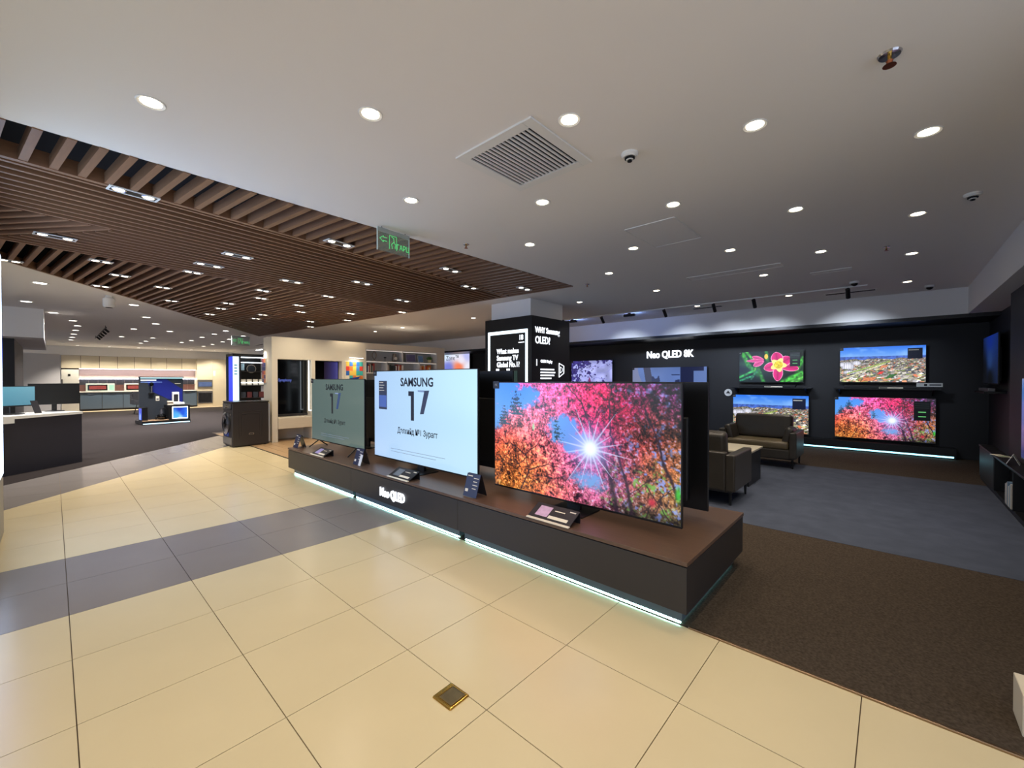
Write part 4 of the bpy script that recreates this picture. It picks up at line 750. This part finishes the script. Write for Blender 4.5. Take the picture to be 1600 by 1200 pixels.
G().lathe([(0, .075), (.10, .06), (.16, .03), (.16, .02), (0, .02)], 28).obj('door_glass', glossblack, t, smooth=True).matrix_local = Matrix.Translation((0, -.36, .50)) @ Matrix.Rotation(R(90), 4, 'X')
G().box(-.31, .31, -.375, -.355, .80, .92, bevel=.005).obj('control_panel', glossblack, t); G().cyl((0, -.375, .86), (0, -.40, .86), .035, n=20).obj('dial', chrome, t)
G().box(-.31, .31, -.372, -.355, .06, .20, bevel=.004).obj('lower_panel', mat('grey panel', (130, 126, 120), .35, .4), t); G().box(-.16, .1, -.378, -.36, .22, .36).obj('blue_sticker', mat('blue sticker', (60, 84, 170), .5, var=.3, vscale=20), t)
hg = G()
for a, b in (((-.045, .28), (.045, .28)), ((.045, .28), (.045, .25)), ((.045, .25), (-.045, .25)), ((-.045, .25), (-.045, .28))): hg.cyl((.334, a[0], a[1]), (.334, b[0], b[1]), .005, n=6)
hg.obj('side_handle', chrome, t); G().box(-.32, .32, .34, .37, .06, .90).obj('rear_panel', mat('zinc', (170, 172, 176), .4, .5), t)
for x in (-.27, .27):
    for y in (-.3, .28): G().cyl((x, y, 0), (x, y, .03), .025, n=12).obj('foot', black, t)
t = thing('wearables_cabinet', 'tall black display cabinet with a glowing white edge panel and shelves', 'cabinet', (3.18, 11.75, 0))
G().box(-.33, .42, .25, .29, 0, 2.02).obj('back', black, t); G().box(-.33, .42, -.28, .29, 1.99, 2.05).obj('header', black, t); G().box(-.33, .42, -.28, .29, 0, .70).obj('base', black, t); G().box(-.20, -.16, -.28, .25, .70, 1.99).obj('upright', black, t)
G().box(-.33, -.205, -.285, -.265, .70, 1.98).obj('glowing_panel', emat('cyan white panel', (215, 240, 255), 1.7), t); G().box(-.345, -.33, -.285, .0, .70, 1.98).obj('blue_edge', emat('blue edge', (40, 60, 230), 1.2), t)
for i in range(4): G().box(-.30, -.24, -.288, -.285, 1.55 + .07 * i, 1.58 + .07 * i).obj('printed_mark', mat('cyan print', (120, 190, 215), .5), t)
for z in (.98, 1.28, 1.62): G().box(-.16, .42, -.24, .25, z, z + .015).obj('shelf', charcoal, t)
for z in (1.96, 1.84, 1.35): G().box(-.14, .40, -.2, -.18, z, z + .014).obj('shelf_light', ledw, t)
LC = lampdata('cabinet_beam', 3, (.8, .95, 1.), 140)
lo = bpy.data.objects.new('bulb', LC); COL.objects.link(lo); lo.parent = t; lo.location = (.1, -.12, 1.93)
m_ = thing('round_display', 'round dark disc with a chrome rim in the wearables cabinet', 'display', (3.33, 11.82, 1.70)); G().lathe([(.10, 0), (.105, .02), (.09, .02), (.09, 0)], 28).obj('rim', chrome, m_).matrix_local = Matrix.Rotation(R(90), 4, 'X'); G().cyl((0, 0, 0), (0, -.01, 0), .09, n=28).obj('disc', plenum, m_)
for i in range(4): tag(G().box(-.05, .05, -.03, .03, 0, .15, bevel=.003).obj('boxed_gadget', mat('white carton', (214, 202, 180), .6), None, (3.10 + .13 * i, 11.62, 1.296)), f'white boxed gadget on the upper cabinet shelf, {ordinal(i)} from left', 'box', 'boxes in the wearables cabinet'); 
for i in range(4): tag(G().box(-.05, .05, -.03, .03, 0, .14, bevel=.003).obj('boxed_gadget', mat('grey carton %d' % (i % 2), ((70, 74, 84), (120, 60, 60))[i % 2], .6), None, (3.10 + .13 * i, 11.62, .996)), f'dark boxed gadget on the lower cabinet shelf, {ordinal(i)} from left', 'box', 'boxes in the wearables cabinet')
t = thing('hanging_straps', 'bundle of pale watch straps hanging in the wearables cabinet', 'straps', (3.10, 11.72, 1.66))
for i in range(5): G().box(-.05 + .022 * i, -.035 + .022 * i, -.01, .01, -.0, .17 - .01 * (i % 2)).obj('strap', mat('pale strap', (190, 215, 225), .5), t)
t['label'] = 'pale watch straps standing in the wearables cabinet beside the disc'

# ------------------------------------------------------------------ left side: light totem and counter
t = thing('light_totem', 'tall bright blue and white light panel at the left picture edge', 'sign', (-.42, 5.05, 0)); G().box(-.12, .10, -1.1, 1.12, 0, .52, bevel=.004).obj('base', mat('grey base', (150, 144, 134), .5), t); G().box(-.12, .10, -1.1, 1.12, .52, 2.62, bevel=.02).obj('body', plastw, t)
o = put_screen('totem', lambda a, b: blend(*grid_xy(a, b), [(.5, .05, (205, 235, 255)), (.9, .3, (215, 240, 255)), (.9, .42, (90, 110, 225)), (.6, .6, (70, 90, 225)), (.9, .8, (200, 225, 255)), (.3, .3, (190, 225, 255)), (.5, .95, (215, 240, 255))]), 40, 60, screen_mat('totem glow', 5.), t, 0, 1, 0, 0, 1, 'glowing_face'); o.rotation_euler = (0, 0, R(90)); o.location = (.104, .01, .56); o.scale = (2.16, 1, 2.02)
tx = text('lettering', 'Galaxy', .20, mat('totem print', (60, 120, 200), .5), t, (0, 0, 0), .001); tx.rotation_euler = (0, 0, R(90)); tx.location = (.107, .62, 2.2)
CA = 43.2
t = thing('counter', 'dark navy counter with a white top left of the walkway', 'counter', (-.07, 10.03, 0), CA)
navy = mat('navy laminate', (30, 30, 42), .5, var=.08, vscale=20)
G().box(-.9, .555, 0, .62, 0, .84).obj('body', navy, t); G().box(-.92, .565, -.01, .64, .84, .885, bevel=.003).obj('top', plastw, t); G().box(-.94, -.45, -.014, 0, .78, .885).obj('white_corner', plastw, t)
def monitor(lb, x, y, wd, rz, lit):
    m_ = thing('monitor', lb, 'monitor', (x, y, .886), rz); G().box(-wd / 2, wd / 2, -.012, .012, .12, .12 + wd * .58, bevel=.003).obj('panel', black, m_); G().box(-.03, .03, .012, .03, .02, .30).obj('neck', black, m_); G().lathe([(.0, 0), (.12, 0), (.12, .01), (.03, .02), (0, .02)], 20).obj('base', black, m_)
    if lit: put_screen('monitor', paint_flat((120, 200, 225), (150, 215, 235), (60, 120, 150)), 20, 12, scr_dim, m_, -wd / 2 + .01, wd / 2 - .01, -.0135, .14, .11 + wd * .58)
monitor('lit cyan monitor on the navy counter', -.42, 10.22, .56, 38, True); monitor('dark monitor turned aside on the navy counter', .02, 10.72, .62, 15, False)
t = thing('price_stand', 'small dark price stand on the navy counter', 'sign', (-.16, 10.22, .886), CA); G().box(-.05, .05, -.003, .003, 0, .22, M=Matrix.Rotation(R(-20), 4, 'X')).obj('card', card_k, t); G().box(-.07, .07, -.07, -.02, 0, .006).obj('leaflet', card_w, t)

# ------------------------------------------------------------------ kitchen
YK = 27.25
doorm = mat('cabinet door cream', (208, 198, 176), .45); seam = mat('cabinet seam', (70, 64, 56), .7); teal = mat('blue grey door', (82, 100, 122), .45)
for i in range(8):
    x0 = .25 + .609 * i; t = thing('wall_cabinet', f'cream kitchen wall cabinet, {ordinal(i)} from left', 'cabinet', (x0, YK, 1.94), 0, 'kitchen wall cabinets'); G().box(0, .609, .02, .35, 0, .585).obj('body', seam, t); G().box(.008, .601, 0, .02, .006, .579).obj('door', doorm, t)
for i in range(6):
    x0 = .82 + .713 * i; t = thing('base_cabinet', f'blue grey kitchen base cabinet, {ordinal(i)} from left', 'cabinet', (x0, YK - .22, 0), 0, 'kitchen base cabinets'); G().box(0, .713, .02, .55, .08, .85).obj('body', seam, t); G().box(.009, .704, 0, .02, .09, .845).obj('door', teal, t); G().box(.24, .47, -.02, 0, .76, .775).obj('handle', chrome, t); G().box(0, .713, .06, .5, 0, .08).obj('kick', black, t)
tag(G().box(.81, 5.105, YK - .26, YK + .36, .85, .885, bevel=.003).obj('kitchen_worktop', plastw), 'white kitchen worktop on the blue grey cabinets', 'worktop')
bs = struct(G().box(.82, 5.1, YK + .345, YK + .365, .885, 1.94).obj('wall_backsplash', mat('splash grout', (150, 130, 120), .7)), 'tiled kitchen backsplash with a pale upper panel')
G().box(.82, 5.1, YK + .33, YK + .345, 1.47, 1.94).obj('upper_panel', mat('pink white panel', (226, 200, 196), .5), bs)
tk = G().box(.004, .301, -.012, 0, .004, .284).mesh('tile', mat('dark glazed tile', (46, 46, 52), .3)); tb = G().box(.004, .301, -.012, 0, .004, .284).mesh('tile', mat('brown glazed tile', (92, 62, 56), .3))
for i in range(14):
    link('tile', tb, bs, (.82 + .3055 * i, YK + .345, .89)); link('tile', tk, bs, (.82 + .3055 * i, YK + .345, 1.18))
t = thing('shelf_light', 'long bright white light strip under the kitchen panel', 'lamp', (2.96, YK + .30, 1.45)); G().box(-2.14, 2.14, -.03, .03, 0, .03).obj('tube', emat('kitchen strip', (250, 246, 255), 16.), t); G().box(-2.14, 2.14, -.035, .035, .03, .04).obj('housing', plastw, t)
t = thing('shelf_light', 'faint light strip under the kitchen wall cabinets', 'lamp', (2.96, YK + .10, 1.925)); G().box(-2.14, 2.14, -.02, .02, 0, .012).obj('tube', emat('kitchen strip dim', (250, 240, 245), 12.), t); G().box(-2.14, 2.14, -.025, .025, .012, .015).obj('housing', plastw, t)
for x, lb, c in ((1.02, 'left', (190, 205, 200)), (2.32, 'right', (205, 200, 195))):
    t = thing('microwave', f'pale microwave oven on the worktop, {lb} one of two', 'microwave', (x, YK - .1, .885)); G().box(0, .95, 0, .35, .0, .36, bevel=.01).obj('body', mat('pale enamel ' + lb, c, .4), t); G().box(.05, .70, -.012, 0, .05, .31).obj('door', glossblack, t); G().box(.10, .66, -.014, -.012, .10, .26).obj('window', mat('oven picture', (130, 60, 60), .4, var=.5, vscale=14), t); G().box(.76, .92, -.01, 0, .06, .30).obj('controls', mat('mint panel', (150, 200, 190), .4), t)
t = thing('refrigerator', 'tall cream two door refrigerator left of the kitchen units', 'refrigerator', (.25, YK - .35, 0)); fm = mat('fridge white', (206, 206, 202), .35); G().box(0, .54, .03, .66, .02, 1.88, bevel=.008).obj('body', fm, t); G().box(.003, .537, 0, .03, .78, 1.875, bevel=.006).obj('upper_door', fm, t); G().box(.003, .537, 0, .03, .03, .77, bevel=.006).obj('lower_door', fm, t); G().box(.01, .04, -.03, 0, .95, 1.45).obj('handle', black, t); G().box(.20, .28, -.004, 0, 1.58, 1.68).obj('display', black, t); G().box(0, .54, .03, .62, 1.88, 1.94).obj('gap_cover', black, t)
t = thing('oven_tower', 'cream tall kitchen unit with two built-in ovens', 'cabinet', (5.12, YK - .2, 0)); G().box(0, 1.33, .02, .54, 0, 2.53).obj('body', doorm, t)
for z0, z1 in ((1.98, 2.52), (1.42, 1.97), (.02, .16)): G().box(.005, .67, 0, .02, z0, z1).obj('door', doorm, t)
for z0, z1 in ((1.98, 2.52), (.86, 1.97), (.02, .85)): G().box(.68, 1.325, 0, .02, z0, z1).obj('door', doorm, t)
for z0, z1, c in ((1.02, 1.40, (80, 100, 150)), (.18, .82, (30, 30, 34))):
    G().box(.01, .66, -.02, .02, z0, z1).obj('oven_front', mat('oven steel', (120, 120, 124), .3, .6), t); G().box(.05, .62, -.025, -.02, z0 + .05, z1 - .10).obj('oven_glass', mat('oven glass %d' % c[0], c, .15, var=.4, vscale=6), t)
G().box(.70, .80, -.004, 0, 1.63, 1.90).obj('notice', plastw, t)
tag(G().box(-2.3, .20, 24.0, 24.6, 0, 2.43, bevel=.004).obj('tall_panel', mat('pale panel', (224, 216, 206), .5)), 'tall pale panel block left of the refrigerator', 'panel')
t = thing('lounge_chair', 'dark shell chair behind the island display', 'chair', (2.55, 23.2, 0), 30); sh_ = mat('grey felt', (70, 70, 74), .8)
g = G(); 
for i in range(9):
    a0, a1 = R(-10 + 25 * i), R(15 + 25 * i); h0, h1 = .55 + .4 * math.sin(max(0, min(math.pi, a0))), .55 + .4 * math.sin(max(0, min(math.pi, a1)))
    g.prism([(.42 * math.cos(a0), .42 * math.sin(a0)), (.42 * math.cos(a1), .42 * math.sin(a1)), (.36 * math.cos(a1), .36 * math.sin(a1)), (.36 * math.cos(a0), .36 * math.sin(a0))], .42, (h0 + h1) / 2)
g.obj('shell_back', sh_, t); G().lathe([(0, .40), (.36, .40), (.38, .46), (0, .50)], 20).obj('seat', sh_, t)
for i in range(4): a = R(45 + 90 * i); G().cyl((.30 * math.cos(a), .30 * math.sin(a), 0), (.20 * math.cos(a), .20 * math.sin(a), .41), .015, n=8).obj('leg', black, t)

# vacuum island display
t = thing('island_display', 'black vacuum cleaner island display with a blue back panel', 'display', (2.44, 17.75, 0), 6); IW = .57
G().box(-.62, .62, -.42, .42, .02, .12, bevel=.004).obj('base', black, t); G().box(-.60, .60, -.425, -.415, .025, .05).obj('led_strip', emat('island led', (190, 235, 255), 3.), t)
G().box(-IW, IW, .10, .20, .12, 1.50).obj('back_panel', mat('slate panel', (40, 46, 54), .5), t); G().box(-IW, IW, .02, .22, 1.50, 1.53).obj('canopy', black, t); G().box(-IW + .02, IW - .02, .04, .07, 1.475, 1.50).obj('canopy_light', emat('island canopy', (170, 225, 235), 2.5), t)
G().xz([(-.42, 1.44), (.12, 1.44), (IW - .02, 1.10), (IW - .02, .66), (.30, .70), (-.22, 1.02)], .092, .10).obj('blue_graphic', mat('royal blue', (22, 34, 120), .4), t)
G().box(-IW + .03, -.15, .090, .098, 1.40, 1.43).obj('headline', txt_w, t); G().box(-IW + .03, .0, .090, .098, 1.34, 1.36).obj('headline', mat('pale blue print', (120, 150, 220), .5), t); G().box(.34, .50, .090, .098, 1.29, 1.305).obj('headline', card_w, t)
G().box(.05, .62, -.38, .10, .12, .60, bevel=.004).obj('side_cabinet', black, t); put_screen('blue_screen', lambda a, b: blend(*grid_xy(a, b), [(.5, .1, (20, 60, 200)), (.3, .8, (90, 190, 255)), (.7, .5, (30, 90, 230)), (.5, .95, (160, 220, 255)), (.9, .6, (50, 130, 250))]), 24, 18, scr_b, t, .16, .54, -.384, .17, .52, 'cabinet_screen'); G().box(.14, .56, -.383, -.380, .15, .54).obj('screen_border', ledw, t)
G().box(-.60, -.46, -.30, .10, .12, .55).obj('end_cabinet', black, t); o = put_screen('blue_screen2', lambda a, b: blend(*grid_xy(a, b), [(.5, .2, (40, 60, 220)), (.5, .7, (170, 200, 255)), (.9, .9, (60, 90, 240))]), 16, 20, scr_b, t, 0, 1, 0, 0, 1, 'end_screen'); o.rotation_euler = (0, 0, R(-90)); o.location = (-.604, -.12, .16); o.scale = (.30, 1, .36)
G().box(-.60, .05, -.40, .10, .12, .135).obj('wooden_deck', mat('deck oak', (150, 120, 90), .5), t)
def onto(p): a = R(6); return (2.44 + p[0] * math.cos(a) - p[1] * math.sin(a), 17.75 + p[0] * math.sin(a) + p[1] * math.cos(a), p[2])
x = thing('robot_vacuum', 'white robot vacuum with its dock on the island cabinet', 'vacuum cleaner', onto((.36, -.15, .60)), 6); G().lathe([(0, 0), (.17, 0), (.175, .04), (.15, .08), (0, .09)], 24).obj('robot', plastw, x, smooth=True); G().box(-.12, .06, .10, .20, 0, .42, bevel=.012).obj('dock', plastw, x); G().box(-.09, .03, .095, .10, .10, .34).obj('dock_window', card_k, x)
x = thing('canister_vacuum', 'dark canister vacuum cleaner on the island deck', 'vacuum cleaner', onto((-.08, -.14, .135)), 6); G().sphere((0, 0, .10), .12, (1, 1.2, .8)).obj('body', glossblack, x, smooth=True); G().cyl((0, 0, .12), (.0, .02, .34), .05, .035, 16).obj('dust_cup', mat('smoke plastic', (70, 70, 76), .2), x); G().tube([(0, .0, .33), (.08, .0, .38), (.12, -.02, .30)], .018).obj('handle', black, x)
for s in (-1, 1): G().cyl((s * .11, .05, .06), (s * .14, .05, .06), .06, n=16).obj('wheel', black, x)
x = thing('stick_vacuum', 'dark stick vacuum hanging on the island back panel', 'vacuum cleaner', onto((-.28, .06, .98)), 6); G().cyl((0, 0, .0), (0, -.02, .30), .03, n=12).obj('tube', chrome, x); G().sphere((0, -.02, .30), .055, (1, 1, 1.3)).obj('motor', glossblack, x, smooth=True); G().box(-.07, .07, -.05, .02, -.02, .03, bevel=.008).obj('holder', black, x)
x = thing('notice_card', 'pale notice card on the island back panel', 'sign', onto((-.12, .088, .74)), 6); G().box(-.045, .045, 0, .005, 0, .15).obj('card', card_w, x); G().box(-.03, .03, -.001, 0, .02, .08).obj('print_patch', mat('grey print block', (110, 110, 116), .6), x)
x = thing('small_box', 'small brown and white box on the island cabinet', 'box', onto((.13, -.22, .60)), 6); G().box(-.07, .07, -.05, .05, 0, .13, bevel=.003).obj('carton', card_w, x); G().box(-.071, .071, -.051, .051, .05, .09).obj('band', mat('brown band', (90, 66, 50), .5), x)
